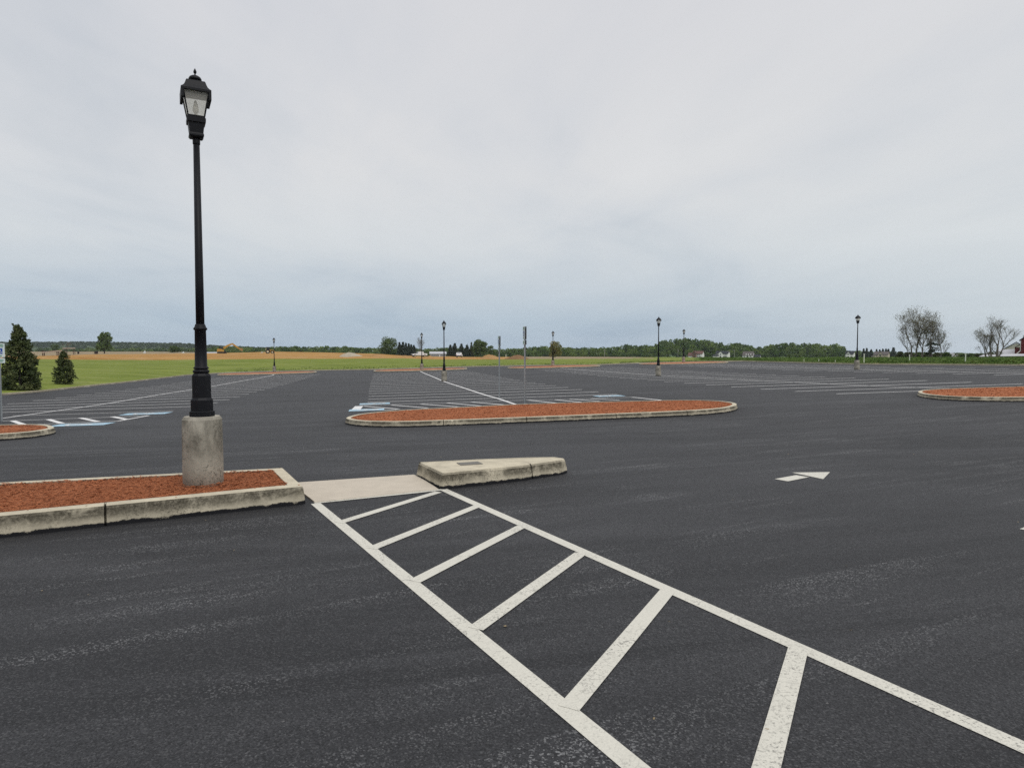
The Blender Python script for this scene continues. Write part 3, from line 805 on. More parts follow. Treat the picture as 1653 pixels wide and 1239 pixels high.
def trunk_mb(H, r, W, n=6, seed=0):
    rs = random.Random(seed); m = MB(); m.tube([(0,0,-.3),(rs.uniform(-.05,.05)*H,0,H*.4),(0,rs.uniform(-.05,.05)*H,H*.85)], [r, r*.7, r*.2], 7)
    for k in range(n):
        a = rs.uniform(0, 6.28); z = H*rs.uniform(.25, .6); m.tube([(0,0,z),(W*.2*math.cos(a), W*.2*math.sin(a), z+H*.14),(W*.36*math.cos(a), W*.36*math.sin(a), z+H*.3)], [r*.45, r*.28, r*.1], 5)
    return m
def leafy(label, px, Y, base_py, top_py, wpx, mat, n=2600, seed=1, name='tree', cat='tree', size=None, crown_from=.12, group=None, lobes=14):
    x, y, z = far_pt(px, Y, base_py); z = min(z, terrain(x, y)) if base_py is None else z
    Hh = (base_py-top_py)/F*Y if base_py else 3; W = wpx/F*Y*Y/math.hypot(x, Y)
    root = empty(name, (x, y, z), seed*1.3); tag(root, label, cat, group)
    trunk_mb(Hh, max(.08, Hh*.025), W, 6, seed).build('trunk', M['bark'], root)
    P = crown_pts(W, Hh*(1-crown_from), Hh*crown_from, n, lobes, seed)
    qmesh('crown', quads(P, size or W*.035), M[mat], root)
    return root
def conifer_pts(H, W, n, seed, droop=.15, z0=.02, bump=.25, base_w=1.0, ex=.66):
    rs = np.random.default_rng(seed); P = []
    nb = 230; per = n//nb
    for k in range(nb):
        t = rs.uniform(0, 1)**1.25; z = H*(z0+t*(.97-z0)); a = rs.uniform(0, 6.283)
        prof = (1-t)**.82*(.72+.28*min(1, t/.16)) if base_w == 1 else (1-t)**ex*(.74+.26*min(1, t/.18))
        L = max(.06*W, W/2*prof*(1+rs.normal(0, bump*.6)))
        s = rs.uniform(.25, 1, per)**.7
        q = np.stack([np.cos(a)*L*s, np.sin(a)*L*s, z-droop*L*s+.12*L*s**2*1.2+rs.normal(0, .02*H, per)*.6], 1)
        q += rs.normal(0, 1, (per, 3))*np.array((.11, .11, .07))*(L*.55)*(1.1-s)[:, None]+rs.normal(0, .022*W, (per, 3))
        P.append(q)
    for k in range(5):       # ragged leader shoots
        a = rs.uniform(0, 6.283); d = rs.uniform(.02, .10)*W; zz = H*rs.uniform(.84, .93); tz = H*rs.uniform(.94, 1.02); t = rs.uniform(0, 1, max(6, n//220))
        P.append(np.stack([d*np.cos(a)*(.4+t), d*np.sin(a)*(.4+t), zz+(tz-zz)*t], 1)+rs.normal(0, .010*W, (len(t), 3)))
    P = np.concatenate(P); P[:, 2] = np.maximum(P[:, 2], .04); return P
def conifer(label, px, Y, base_py, top_py, wpx, n, seed, mat='cedar', size=.05, name='conifer', cat='conifer', group=None, base=None, fat=1.0, ex=.66):
    x, y, z = far_pt(px, Y, base_py)
    if base is not None: z = base
    H = (CAM+ray(px, top_py)[1]*Y)-z; W = wpx/F*Y*Y/math.hypot(x, Y)
    root = empty(name, (x, y, z)); tag(root, label, cat, group)
    MB().tube([(0,0,-.3),(0,0,H*.5),(0,0,H*.96)], [H*.022, H*.014, .01], 6).build('trunk', M['bark'], root)
    qmesh('crown', quads(conifer_pts(H, W, n, seed, base_w=fat, ex=ex), size), M[mat], root)
    return root
# two cedars by the left kerb
Yc = 49.5; xc = ray(31, HY)[0]*Yc
conifer('large dark green cedar on the lawn behind the accessible parking sign', 31, Yc, 634, 524, 80, 17000, 3, size=.085, base=terrain(xc, Yc)-.05, group='cedars on the left lawn', fat=2)
Yc2 = 58.5; xc2 = ray(102, HY)[0]*Yc2
conifer('small dark green cedar on the lawn right of the large one', 102, Yc2, 620, 567, 41, 9000, 5, size=.07, base=terrain(xc2, Yc2)-.03, group='cedars on the left lawn', fat=2, ex=.50)
# individual broadleaf trees
leafy('lone round green tree on the bare field left of the foreground lamp', 168.5, find_y(168, 570.6), 570.8, 533.5, 32, 'tree2', 2900, 19, lobes=26, size=.42)
leafy('dark round bush behind the timber shelters', 88.5, find_y(88, 568.2), 568.4, 554.5, 19, 'tree', 1500, 12, 'bush', 'bush', crown_from=.02)
leafy('dark round bush right of the lone tree, by the white tents', 282, find_y(282, 569), 569.2, 558.5, 23, 'tree', 1500, 13, 'bush', 'bush', crown_from=.02)
leafy('large round green tree beside the row of dark spruces', 628, 480, 577, 541.5, 34, 'tree2', 4200, 14, lobes=28, size=.42, crown_from=.02)
leafy('tall bushy mid green tree behind the tan dirt mound', 775, 430, 577, 546.5, 31, 'tree2', 3600, 15, lobes=26, size=.42, crown_from=.02)
leafy('dark green shrub tree right of the bushy tree', 792, 450, 577, 557, 18, 'tree', 1800, 16, crown_from=.02)
leafy('young olive coloured tree behind a far lamp post', 896, 225, 579, 550, 27, 'olive', 1500, 23, crown_from=.10, size=.24, lobes=26)
# row of spruces
for k, (px, top, w) in enumerate([(645,552,8),(650.5,551.5,8),(655.5,553.5,7),(660,554,7),(664,556,7),(668,557,8)]):
    nm = ['leftmost','second from left','third from left','third from right','second from right','rightmost'][k]
    conifer('%s dark spruce of the row between round tree and bare tree' % nm, px, 470+k*2, 578, top, w+5, 1500, 30+k, 'spruce', .45, 'spruce', 'spruce', 'dark spruces in a row', fat=2)
for k, (px, top, w, lb) in enumerate([(727,556.5,10,'dark spruce just right of a lamp post and the white shed'),(734,553.5,11,'dark pointed spruce behind the white utility car, taller'),(745,555,13,'dark broad spruce behind the white utility car'),(754,556,12,'dark spruce between the white car and the bushy tree'),(761,552.5,6,'thin sparse spruce touching the bushy tree')]):
    conifer(lb, px, 465+k*3, 578, top, w+4, 1400, 40+k, 'spruce' if k < 4 else 'brush', .45, 'spruce', 'spruce', 'dark evergreens right of the shed', fat=2)
for k, (px, top) in enumerate([(1394,562.5),(1399,561.5),(1406,563.5),(1415,563.5),(1420,564),(1425,563),(1430,562.5),(1434,563),(1442,560.5)]):
    nm = ['leftmost','second from left','third from left','fourth from left','middle','fourth from right','third from right','second from right','rightmost and broadest'][k]
    conifer('%s dark spruce of the row behind the beige house' % nm, px, 790, 577.5, top, 8 if k < 8 else 14, 700, 60+k, 'spruce', .8, 'spruce', 'spruce', 'spruces behind the beige house', fat=2)
# bare trees
def bare_tree(label, px, Y, base_py, stems, seed, leaf=500, mat='greybark', spread=1.0, depth=6):
    rs = random.Random(seed); x, y, z = far_pt(px, Y, base_py)
    root = empty('bare_tree', (x, y, z)); tag(root, label, 'bare tree', 'nearly leafless trees')
    m = MB(); tips = []; s = Y/F
    def grow(p, d, L, r, lev):
        k = 3; pts = [p]; q = p.copy(); dd = d.copy()
        for i in range(k):
            dd = (dd+Vector((rs.uniform(-.09,.09), rs.uniform(-.09,.09), rs.uniform(-.01,.09)))).normalized(); q = q+dd*L/k; pts.append(q.copy())
        r2 = max(.020, r*.62); m.tube(pts, [r, r*.88, r*.76, r2], 5 if lev < 3 else 3)
        if lev <= 0: tips.append(q); return
        for i in range(3 if rs.random() < .42 else 2):
            ax = Vector((rs.uniform(-1,1), rs.uniform(-1,1), rs.uniform(-.1,.5))).normalized()
            nd = (dd+ax*rs.uniform(.30,.66)*spread).normalized(); grow(q, nd, L*rs.uniform(.60,.84), r2*rs.uniform(.7,.95), lev-1)
        if lev > 1:
            ax = Vector((rs.uniform(-1,1), rs.uniform(-1,1), .25)).normalized(); grow(pts[1], (dd*.55+ax*.9).normalized(), L*.5, r2*.5, lev-2)
    for bx, tx, ty, r in stems:          # (base px offset, direction px x, height px, radius)
        tgt = Vector(((tx-bx)*s, rs.uniform(-.15,.15)*ty*s, ty*s))*(.84 if depth > 5 else 1); grow(Vector(((bx-px)*s, 0, -.3)), tgt.normalized(), tgt.length*.34, r, depth)
    m.build('trunk', M[mat], root)
    if leaf:
        leaf = int(leaf*2.5); C = np.array([tips[rs.randrange(len(tips))] for _ in range(leaf)])+rng.normal(0, .55, (leaf, 3)); qmesh('crown', quads(C, .11), M['budleaf'], root)
bare_tree('tall nearly leafless tree, leftmost of the clump right of the far lamp, fullest crown', 1474, 190, 577.5, [(1472,1460,80,.30),(1477,1480,84,.32),(1469,1447,58,.16)], 2, 1100)
bare_tree('nearly leafless tree in the middle of the clump with a leaning dark trunk', 1489, 194, 577.5, [(1487,1494,78,.30),(1490,1476,58,.20)], 21, 800)
bare_tree('nearly leafless tree with a forked trunk in the right half of the clump', 1503, 188, 577.5, [(1500,1512,76,.30),(1505,1494,60,.24)], 5, 800)
bare_tree('slender nearly leafless tree at the right end of the clump', 1519, 186, 577.5, [(1518,1525,60,.17),(1520,1513,45,.10)], 9, 450)
bare_tree('spreading leafless tree beside the red barn, thick trunk forking low', 1607, 230, 575, [(1609,1608,62,.55),(1600,1592,60,.40),(1612,1632,54,.34),(1598,1575,46,.22)], 31, 900, spread=1.15)
bare_tree('small leafless tree leaning left of the spreading one', 1591, 232, 576, [(1591,1578,40,.22),(1592,1590,40,.18)], 14, 250)
bare_tree('faint small bare tree between the dark spruces and a lamp post', 678, 430, 577, [(678,679,34,.22),(679,674,30,.16)], 8, 420)
bare_tree('faint bare tree standing behind the timber shelters', 109, 560, 569.5, [(109,110,18,.2),(109,106,16,.15)], 6, 150)
# dead snag with drooping boughs
x, y, z = far_pt(1502, 184, 577.5); root = empty('tree_snag', (x, y, z)); tag(root, 'dark ragged conifer with drooping boughs inside the leafless clump', 'conifer')
m = MB().tube([(0,0,-.3),(0,0,2.5),(-.1,0,5.0)], [.3,.22,.1], 6); rs = random.Random(3)
for k in range(16):
    a = rs.uniform(0, 6.28); zz = rs.uniform(1.4, 4.4); L = rs.uniform(.9, 2.1); m.tube([(0,0,zz),(L*.5*math.cos(a), L*.5*math.sin(a), zz+.15),(L*math.cos(a), L*math.sin(a), zz-.35)], [.06,.045,.02], 4)
m.build('trunk', M['bark'], root)
P = []
for k in range(16):
    a = rs.uniform(0, 6.28); zz = rs.uniform(1.3, 4.2); L = rs.uniform(.9, 2.2); t = rng.uniform(.3, 1, 70); P.append(np.stack([L*t*math.cos(a), L*t*math.sin(a), zz-.25*t], 1)+rng.normal(0, .12, (70, 3)))
qmesh('crown', quads(np.concatenate(P), .14), M['spruce'], root)
# bushes under and beside the clump
for k, (px, top, w, mt, lb) in enumerate([(1452,567.5,17,'brush','brown green bush left of the bare trees, next to the beige house'),(1467,568.5,16,'brush','low bush at the foot of the fullest bare tree'),(1483,568,14,'tree','dark bush between the trunks in the middle of the clump'),
        (1497,569,15,'brush','brownish bush at the foot of the ragged conifer'),(1513,569,15,'brush','low bush at the foot of the forked bare tree'),(1529,568.5,16,'tree','green bush at the right end of the bare tree clump'),(1553,570,16,'tree2','green bush right of the small white gabled house'),(1567,570.5,18,'tree','long dark bush behind a pale marker post'),
        (1580,571,14,'brush','bush at the left end of the low barn roof'),(1605,567.5,26,'brush','twiggy brown bush at the foot of the spreading bare tree')]):
    leafy(lb, px, 198+k if k < 6 else 245, 578, top, w*1.15, mt, 900, 70+k, 'bush', 'bush', crown_from=.0, group='bushes by the bare trees', size=.2, lobes=9)
# the distant wood: one mass
SKY = [(325,560),(370,558.5),(420,560),(450,558),(475,557.3),(500,558.3),(530,557),(545,559),(555,557.2),(570,558),(580,560),(600,560.5),(640,561),(690,560.5),(715,559.5),(740,560),(800,561.5),(830,561),(840,560),(850,558),(880,557.5),
       (905,558.5),(940,560),(985,558),(1000,557.5),(1012,554),(1030,556.5),(1045,554.5),(1055,557),(1065,548),(1080,546.5),(1100,544),(1120,545.5),(1140,547.5),(1160,550),(1170,554),(1180,552.5),(1200,552.8),(1210,556),(1218,559),(1223,557),(1232,560),(1240,555.5),(1270,551.5),(1290,553.5),(1320,552.3),(1335,556),(1350,553.2),(1360,557.5),(1366,564),(1400,566),(1530,569),(1660,570)]
variants = []
for k in range(6):
    P = np.concatenate([crown_pts(1.0, .90, .06, 560, 13, 100+k), ellipsoid((0,0,.55), (.40,.40,.40), 260, .8)]); variants.append(quads(P, .060))
T = []
def add_far(px, Y, base, top, w, v=None):
    x, y, z = far_pt(px, Y, base); H = (base-top)/F*Y; q = variants[random.randrange(6)]; a = random.uniform(0, 6.28)
    R = np.array([[math.cos(a), -math.sin(a), 0], [math.sin(a), math.cos(a), 0], [0, 0, 1]])
    T.append((q@R.T)*np.array((w, w, H))+np.array((x, y, z)))
px = 322.
while px < 1372:
    top = tab(px, SKY)+random.uniform(-.6, 1.6); Y = 860+random.uniform(-30, 60)
    add_far(px, Y, 577.5, top, random.uniform(11, 17)); px += random.uniform(5, 9)
px = 324.
while px < 1372:
    t0 = tab(px, SKY); top = t0+(577-t0)*random.uniform(.15, .45); Y = 815+random.uniform(-15, 25)
    add_far(px, Y, 577.5, top, random.uniform(9, 15)); px += random.uniform(5, 10)
px = 326.
while px < 1372:
    t0 = tab(px, SKY); top = t0+(577-t0)*random.uniform(.5, .75)
    add_far(px, 795+random.uniform(-5, 5), 577.5, top, random.uniform(6, 10)); px += random.uniform(5, 9)
px = 1366.
while px < 1700:
    add_far(px, 850+random.uniform(-20, 30), 578, tab(px, SKY)+random.uniform(-.6, .8), random.uniform(8, 12)); px += random.uniform(5, 8)
for px in np.arange(60, 325, 5.5):     # foot of the ridge, lighter
    add_far(px+random.uniform(-2, 2), 1150+random.uniform(-60, 60), 570, random.uniform(560, 564.5), random.uniform(11, 15))
o = qmesh('distant_wood', np.concatenate(T), M['wood_far']); tag(o, kind='stuff')
# wooded ridge far left
RT = [(-1000,572),(-700,566),(-400,557),(-100,551.5),(60,552.5),(130,552),(200,553),(300,554.5),(335,557.5),(420,561),(520,566),(640,571)]
V = []; Fc = []; pxs = np.arange(-1000, 641, 10.); js = 9
for px in pxs:
    for j in range(js+1):
        Y = 1650+900*j/js; t = math.sin(math.pi*j/js)**.8 if 0 < j < js else 0
        zt = CAM+ray(px, tab(px, RT)+1.5)[1]*2100; V.append((ray(px, HY)[0]*Y, Y, -6+(zt+6)*t))
n = js+1
for i in range(len(pxs)-1):
    for j in range(js): k = i*n+j; Fc.append((k, k+n, k+n+1, k+1))
o = mesh('hills', V, Fc, M['ridge'], None, True); tag(o, kind='structure')
T = []
for k in range(2100):
    px = random.uniform(-60, 560) if k < 1500 else random.uniform(-760, -60); t = random.uniform(.08, .56); Y = 1650+900*t; zt = CAM+ray(px, tab(px, RT)+1.5)[1]*2100; z = -6+(zt+6)*math.sin(math.pi*t)**.8
    x = ray(px, HY)[0]*Y; q = variants[k % 6][::4]; w = random.uniform(9, 14); T.append(q*np.array((w, w, w*.75))*np.array((1,1,1))+np.array((x, Y, z-4)))
T = np.concatenate(T); cen = T.mean(1, keepdims=True); T = cen+(T-cen)*1.9
o = qmesh('ridge_wood', T, M['ridge']); tag(o, kind='stuff')
# crop leaves
C = []
while len(C) < 30000:
    px = random.uniform(1130, 1720); a = ray(px, HY)[0]; y1 = tab(px, D1Y); Y = y1+(205-y1)*random.random()**1.6
    x = a*Y
    if mn.noise(Vector((x*.12, Y*.12, 2))) < -.42: continue
    hgt = (.25 if px > 1330 else .16)*(1+.8*mn.noise(Vector((x*.2, Y*.2, 6))))
    C.append((x, Y, terrain(x, Y)+random.random()*max(.05, hgt)))
o = qmesh('crop_leaves', quads(np.array(C), .17), M['cropleaf']); tag(o, kind='stuff')
C = []
while len(C) < 46:
    x, Y = random.uniform(-5, 9), random.uniform(2.5, 12)
    if any(seg_dist(np.array((x, Y)), P) < .1 or in_poly(x, Y, P) for P in SOLID) or (-3 < x < 1 and 7 < Y < 10): continue
    C.append((x, Y, h(x, Y)+.006))
tag(qmesh('leaf_litter', quads(np.array(C), .014, .25), M['tan']), kind='stuff')
C = []; NN = normals(OUT_NEAR)
for k in range(130):                 # mulch crumbs spilled beside and on the near kerb
    i = random.randrange(len(OUT_NEAR)); q = np.array(OUT_NEAR[i]); 
    if q[0] < -8: continue
    n_ = NN[i]
    d = -.05-random.random()*.11; C.append((q[0]+n_[0]*d, q[1]+n_[1]*d, h(*q)+.204))
tag(qmesh('spilled_mulch', quads(np.array(C), .012, .3), M['mulch']), kind='stuff')
# rough grass on the verge and along the far kerb
C = []
while len(C) < 9000:
    px = random.uniform(1000, 1700) if random.random() < .75 else random.uniform(380, 1000); az = math.atan(ray(px, HY)[0]); r = edge_r(az)+.25+random.random()**2*7
    x, y = r*math.sin(az), r*math.cos(az)
    if mn.noise(Vector((x*.4, y*.4, 0))) < -.1: continue
    C.append((x, y, terrain(x, y)+random.random()*.10))
o = qmesh('verge_grass', quads(np.array(C), .07), M['cropleaf']); tag(o, kind='stuff')

# ------------------------------------------------------------------ far structures
def at_far(px, Y, py): 
    x = ray(px, HY)[0]*Y; return (x, Y, CAM+ray(px, py)[1]*Y)
class Site:      # local metres, origin at px0/base, x to the right, z up
    def __init__(s, name, label, cat, px0, base, Y, group=None, rz=0):
        az = math.atan(ray(px0, HY)[0]); s.c = math.cos(az); s.s = Y/F; s.px0, s.base = px0, base
        s.root = empty(name, at_far(px0, Y, base), -az+rz); tag(s.root, label, cat, group)
    def X(s, px): return (px-s.px0)*s.s*s.c
    def Z(s, py): return (s.base-py)*s.s
    def box(s, name, mat, a, b, t, bo, y0, d, parent=None, mb=None):
        m = mb or MB(); x0, x1, z1, z0 = s.X(a), s.X(b), s.Z(t), s.Z(bo)
        m.box(((x0+x1)/2, y0+d/2, (z0+z1)/2), (x1-x0, d, z1-z0))
        return m if mb else m.build(name, M[mat], parent or s.root)
    def gable(s, name, mat, a, b, eave, ridge, y0, d, parent=None, over=.4, th=.25):     # ridge along x
        x0, x1 = s.X(a)-over, s.X(b)+over; ze, zr = s.Z(eave), s.Z(ridge); m = MB()
        pr = [(y0-over, ze-.15), (y0+d/2, zr), (y0+d+over, ze-.15), (y0+d+over, ze-.15-th), (y0+d/2, zr-th-.1), (y0-over, ze-.15-th)]
        n = 6; V = [(x0, yy, zz) for yy, zz in pr]+[(x1, yy, zz) for yy, zz in pr]
        m.add(V, [tuple(range(n)), tuple(range(2*n-1, n-1, -1))]+[(i, i+n, (i+1) % n+n, (i+1) % n) for i in range(n)])
        return m.build(name, M[mat], parent or s.root)
    def gwall(s, name, mat, a, b, eave, ridge, bo, y0, d, parent=None):                  # wall body with gable ends on the sides
        x0, x1 = s.X(a), s.X(b); pr = [(y0, s.Z(bo)-.5), (y0, s.Z(eave)-.2), (y0+d/2, s.Z(ridge)-.45), (y0+d, s.Z(eave)-.2), (y0+d, s.Z(bo)-.5)]
        n = 5; V = [(x0, yy, zz) for yy, zz in pr]+[(x1, yy, zz) for yy, zz in pr]
        return MB().add(V, [tuple(range(n)), tuple(range(2*n-1, n-1, -1))]+[(i, i+n, (i+1) % n+n, (i+1) % n) for i in range(n)]).build(name, M[mat], parent or s.root)
    def front(s, name, mat, rmat, a, b, eave, apex, bo, y0, d):                           # gable facing the camera
        x0, x1, xm = s.X(a), s.X(b), (s.X(a)+s.X(b))/2; ze, za = s.Z(eave), s.Z(apex)
        w = MB().prism([(x0, s.Z(bo)-.3), (x1, s.Z(bo)-.3), (x1, ze), (xm, za-.3), (x0, ze)], y0, y0+d).build(name, M[mat], s.root)
        MB().prism([(x0-.4, ze-.3), (xm, za), (x1+.4, ze-.3), (x1+.4, ze-.02), (xm, za+.3), (x0-.4, ze-.02)][::-1], y0-.35, y0+d).build('gable_roof', M[rmat], s.root)
        return w
    def windows(s, lst, y0, name='window', mat='dkglass'):
        for a, b, t, bo in lst: s.box(name, mat, a, b, t, bo, y0-.08, .1)
HG = 'houses along the far edge of the field'
s = Site('house', 'house with a maroon roof and brick gable, leftmost of the row before the wood', 'house', 1122, 577.3, 750, HG, R_(-14))
s.gwall('wall', 'sidingw', 1118, 1134, 570.6, 566.3, 577.3, 0, 9); s.gable('roof', 'roofm', 1118, 1134, 570.6, 566.3, 0, 9)
s.front('gable_wall', 'brick', 'roofm', 1118.6, 1124.6, 570.2, 566.4, 577.3, -2.2, 4); s.gwall('garage', 'sidingb', 1109.8, 1118, 573.8, 569, 577.3, 1, 7); s.gable('garage_roof', 'roofm', 1109.8, 1118, 573.8, 569, 1, 7)
s.windows([(1126,1127.6,571.3,573.2),(1128.6,1130.2,571.3,573.2),(1126,1127.8,574.5,576.6),(1129,1131,574.4,577)], 0); s.windows([(1120.8,1122.4,570.8,572.8),(1120.4,1122.8,574.6,577)], -2.2); s.box('garage_door', 'sidingw', 1111,1116.5,574.4,577.2,.9,.12)
s = Site('house', 'white two storey house with a dark roof, central gable and side garage', 'house', 1165, 577.5, 750, HG, R_(-14))
s.gwall('wall', 'sidingw', 1155, 1175.5, 570.2, 566.2, 577.5, 0, 9); s.gable('roof', 'roofd', 1155, 1175.5, 570.2, 566.2, 0, 9)
s.front('gable_wall', 'sidingw', 'roofd', 1160.6, 1166.6, 570, 566.5, 577.5, -1.8, 4); s.gwall('garage', 'sidingw', 1151, 1160.4, 574, 572.3, 577.5, -3, 6); s.gable('garage_roof', 'roofd', 1151, 1160.4, 574, 572.3, -3, 6)
s.windows([(1156,1157.6,570.7,572),(1168,1169.3,570.7,572.6),(1170.2,1171.5,570.7,572.6),(1172.2,1173.5,570.7,572.6),(1168,1170,574.2,576.5),(1171,1173,574.2,576.5)], 0); s.windows([(1162.8,1164.4,570.8,572.8)], -1.8); s.box('door', 'dkglass', 1162.8,1164.6,574.4,577.3,-1.9,.12)
s = Site('house', 'house with a big brown grey roof and dormers beside a low garage', 'house', 1208, 577.3, 740, HG, R_(-10))
s.gwall('wall', 'sidingw', 1198.5, 1215.5, 573.2, 567, 577.3, 0, 10); s.gable('roof', 'roofb', 1198.5, 1215.5, 573.2, 567, 0, 10)
for a in (1203.5, 1207.3, 1211.2): s.box('dormer', 'sidingw', a, a+1.5, 570.8, 573.6, .2, 3)
s.gwall('garage', 'sidingw', 1216.4, 1226.5, 575.5, 572.2, 577.3, 2, 7); s.gable('garage_roof', 'roofd', 1216.4, 1226.5, 575.5, 572.2, 2, 7)
s.windows([(1200.5,1202,574.2,576.2),(1205.5,1207.5,574.2,577),(1210.5,1212,574.2,576.2)], 0)
s = Site('house', 'white gabled house with a dark roof partly behind the right lamp post', 'house', 1371, 577.5, 700, HG, R_(-10))
s.gwall('wall', 'sidingw', 1364.6, 1377.6, 571, 566.2, 577.5, 0, 9); s.gable('roof', 'roofd', 1364.6, 1377.6, 571, 566.2, 0, 9); s.front('gable_wall', 'sidingw', 'roofd', 1366.8, 1372.6, 571, 567.2, 577.5, -1.6, 4)
s.windows([(1368.4,1371,571,572.7),(1367.8,1371.4,575,577)], -1.6); s.windows([(1373.4,1375,571.4,573),(1373.2,1375.4,574.8,577)], 0)
s = Site('house', 'beige house with a wide brown roof and a central gable in front of spruces', 'house', 1420, 577.5, 700, HG, R_(-10))
s.gwall('wall', 'sidingb', 1410, 1433.6, 572.2, 567.2, 577.5, 0, 10); s.gable('roof', 'roofb', 1410, 1433.6, 572.2, 567.2, 0, 10); s.front('gable_wall', 'sidingb', 'roofb', 1418, 1424.8, 572, 567.8, 577.5, -1.8, 4)
s.gwall('garage', 'sidingb', 1406.2, 1410, 575, 573.4, 577.5, 2, 6); s.gable('garage_roof', 'roofb', 1406.2, 1410, 575, 573.4, 2, 6)
s.windows([(1411,1412.4,572.4,574.4),(1414.4,1415.8,572.4,574.4),(1426.5,1427.6,572.4,573.6),(1430,1431.2,572.4,573.8)], 0); s.windows([(1419.6,1423.2,571.8,574.4)], -1.8)
s = Site('house', 'small white gabled house among bushes left of the low barn roof', 'house', 1540, 577.5, 420)
s.front('wall', 'creamw', 'roofb', 1540.4, 1549.5, 574.2, 570.4, 577.5, 0, 6); s.gwall('side_wing', 'greywall', 1530.5, 1540, 574.6, 569.4, 577.5, 4, 8); s.gable('roof', 'greywall', 1530.5, 1540, 574.6, 569.4, 4, 8); s.windows([(1543.8,1546,573.4,575.4)], 0)
s = Site('shed', 'long low grey shed with a white metal roof between two lamp posts', 'shed', 706, 575.8, 520)
s.gwall('wall', 'greywall', 694, 720, 570.4, 567.2, 575.8, 0, 9); s.gable('roof', 'metalroof', 694, 720, 570.4, 567.2, 0, 9); s.box('door', 'sidingw', 709, 710.5, 572.4, 575.6, -.08, .1)
s = Site('shed', 'long pale roofed shed behind the yellow excavator', 'shed', 340, 571.5, 420)
s.gwall('wall', 'greywall', 328, 350, 569.5, 568, 571.5, 0, 8); s.gable('roof', 'metalroof', 328, 350, 569.5, 568, 0, 8)
# red barn group at the right edge
s = Site('barn', 'dark red barn with a gabled end and white downspout at the right edge', 'barn', 1655, 577, 250)
s.front('wall', 'barn', 'roofd', 1646.6, 1672, 548.5, 540, 577, 0, 14)
s.box('lean_to', 'barn', 1637.8, 1646.4, 560.5, 577, 1.5, 10)
MB().prism([(s.X(1637.3), s.Z(560.9)), (s.X(1646.5), s.Z(556)), (s.X(1646.5), s.Z(555.4)), (s.X(1637.3), s.Z(560.2))][::-1], 1.2, 11.8).build('lean_to_roof', M['roofd'], s.root)
MB().tube([(s.X(1646.9), -.15, s.Z(549.5)), (s.X(1646.7), -.15, s.Z(566)), (s.X(1641.5), -4.6, s.Z(570.5)), (s.X(1637.8), -4.9, s.Z(575.2))], .13, 6).build('downspout', M['tent'], s.root)
MB().tube([(s.X(1651), 3, s.Z(549)), (s.X(1651), 3, s.Z(540.5))], .14, 6).build('vent_pipe', M['pole'], s.root)
s = Site('barn', 'low dark red shed with a long flat pale metal roof before the bare tree', 'barn', 1612, 577, 238)
MB().prism([(s.X(1583), s.Z(575)), (s.X(1660), s.Z(574.2)), (s.X(1660), s.Z(578)), (s.X(1583), s.Z(578))], .5, 8).build('wall', M['barn'], s.root)
y0 = -.3; MB().add([(s.X(1579.5), y0, s.Z(575.3)), (s.X(1660), y0, s.Z(574)), (s.X(1660), 9, s.Z(570.7)), (s.X(1590), 9, s.Z(571)), (s.X(1579.5), y0, s.Z(575.7)), (s.X(1660), y0, s.Z(574.5)), (s.X(1660), 9, s.Z(571.2)), (s.X(1590), 9, s.Z(571.5))], [(0,1,2,3),(7,6,5,4),(0,4,5,1),(1,5,6,2),(2,6,7,3),(3,7,4,0)]).build('roof', M['metalroof'], s.root)
s = Site('barn', 'pale walled gabled building behind the red barn with a dark roof edge', 'barn', 1638, 577, 285)
s.front('wall', 'creamw', 'roofd', 1620, 1660, 563.2, 552.5, 577, 0, 12)
s = Site('shed', 'white metal roofed shed right of the spreading bare tree', 'shed', 1620, 577, 262)
s.gwall('wall', 'barn', 1611, 1637, 570, 563.5, 577, 0, 8); s.gable('roof', 'metalroof', 1611, 1637, 570, 563.5, 0, 8)
# utility poles with a wire
for px, top, lb in [(976,563.5,'pale utility pole before the dark wood, farthest left'), (1094.5,562.8,'pale utility pole just left of the small far lamp'), (1185.5,563.6,'pale utility pole right of the white two storey house')]:
    s = Site('utility_pole', lb, 'utility pole', px, 577.4, 735, 'utility poles before the wood'); H = s.Z(top)
    MB().tube([(0,0,-.5),(0,0,H)], [.22,.15], 6).build('pole', M['pole'], s.root); MB().box((.0,0,H-.9), (2.2,.14,.16)).build('crossarm', M['pole'], s.root); MB().lathe([(.0,H-2.6),(.28,H-2.6),(.28,H-1.7),(0,H-1.7)], 8, (.35,0)).build('transformer', M['pole'], s.root)
m = MB()
for a, b in (((976,563.9),(1094.5,563.2)), ((1094.5,563.2),(1185.5,564))):
    A, B = Vector(at_far(a[0], 735, a[1])), Vector(at_far(b[0], 735, b[1])); pts = [A.lerp(B, t/10)-Vector((0,0,1.4*math.sin(math.pi*t/10))) for t in range(11)]; m.tube(pts, .035, 4)
tag(m.build('power_line', M['darkm']), 'thin dark power line strung between the pale utility poles', 'power line')
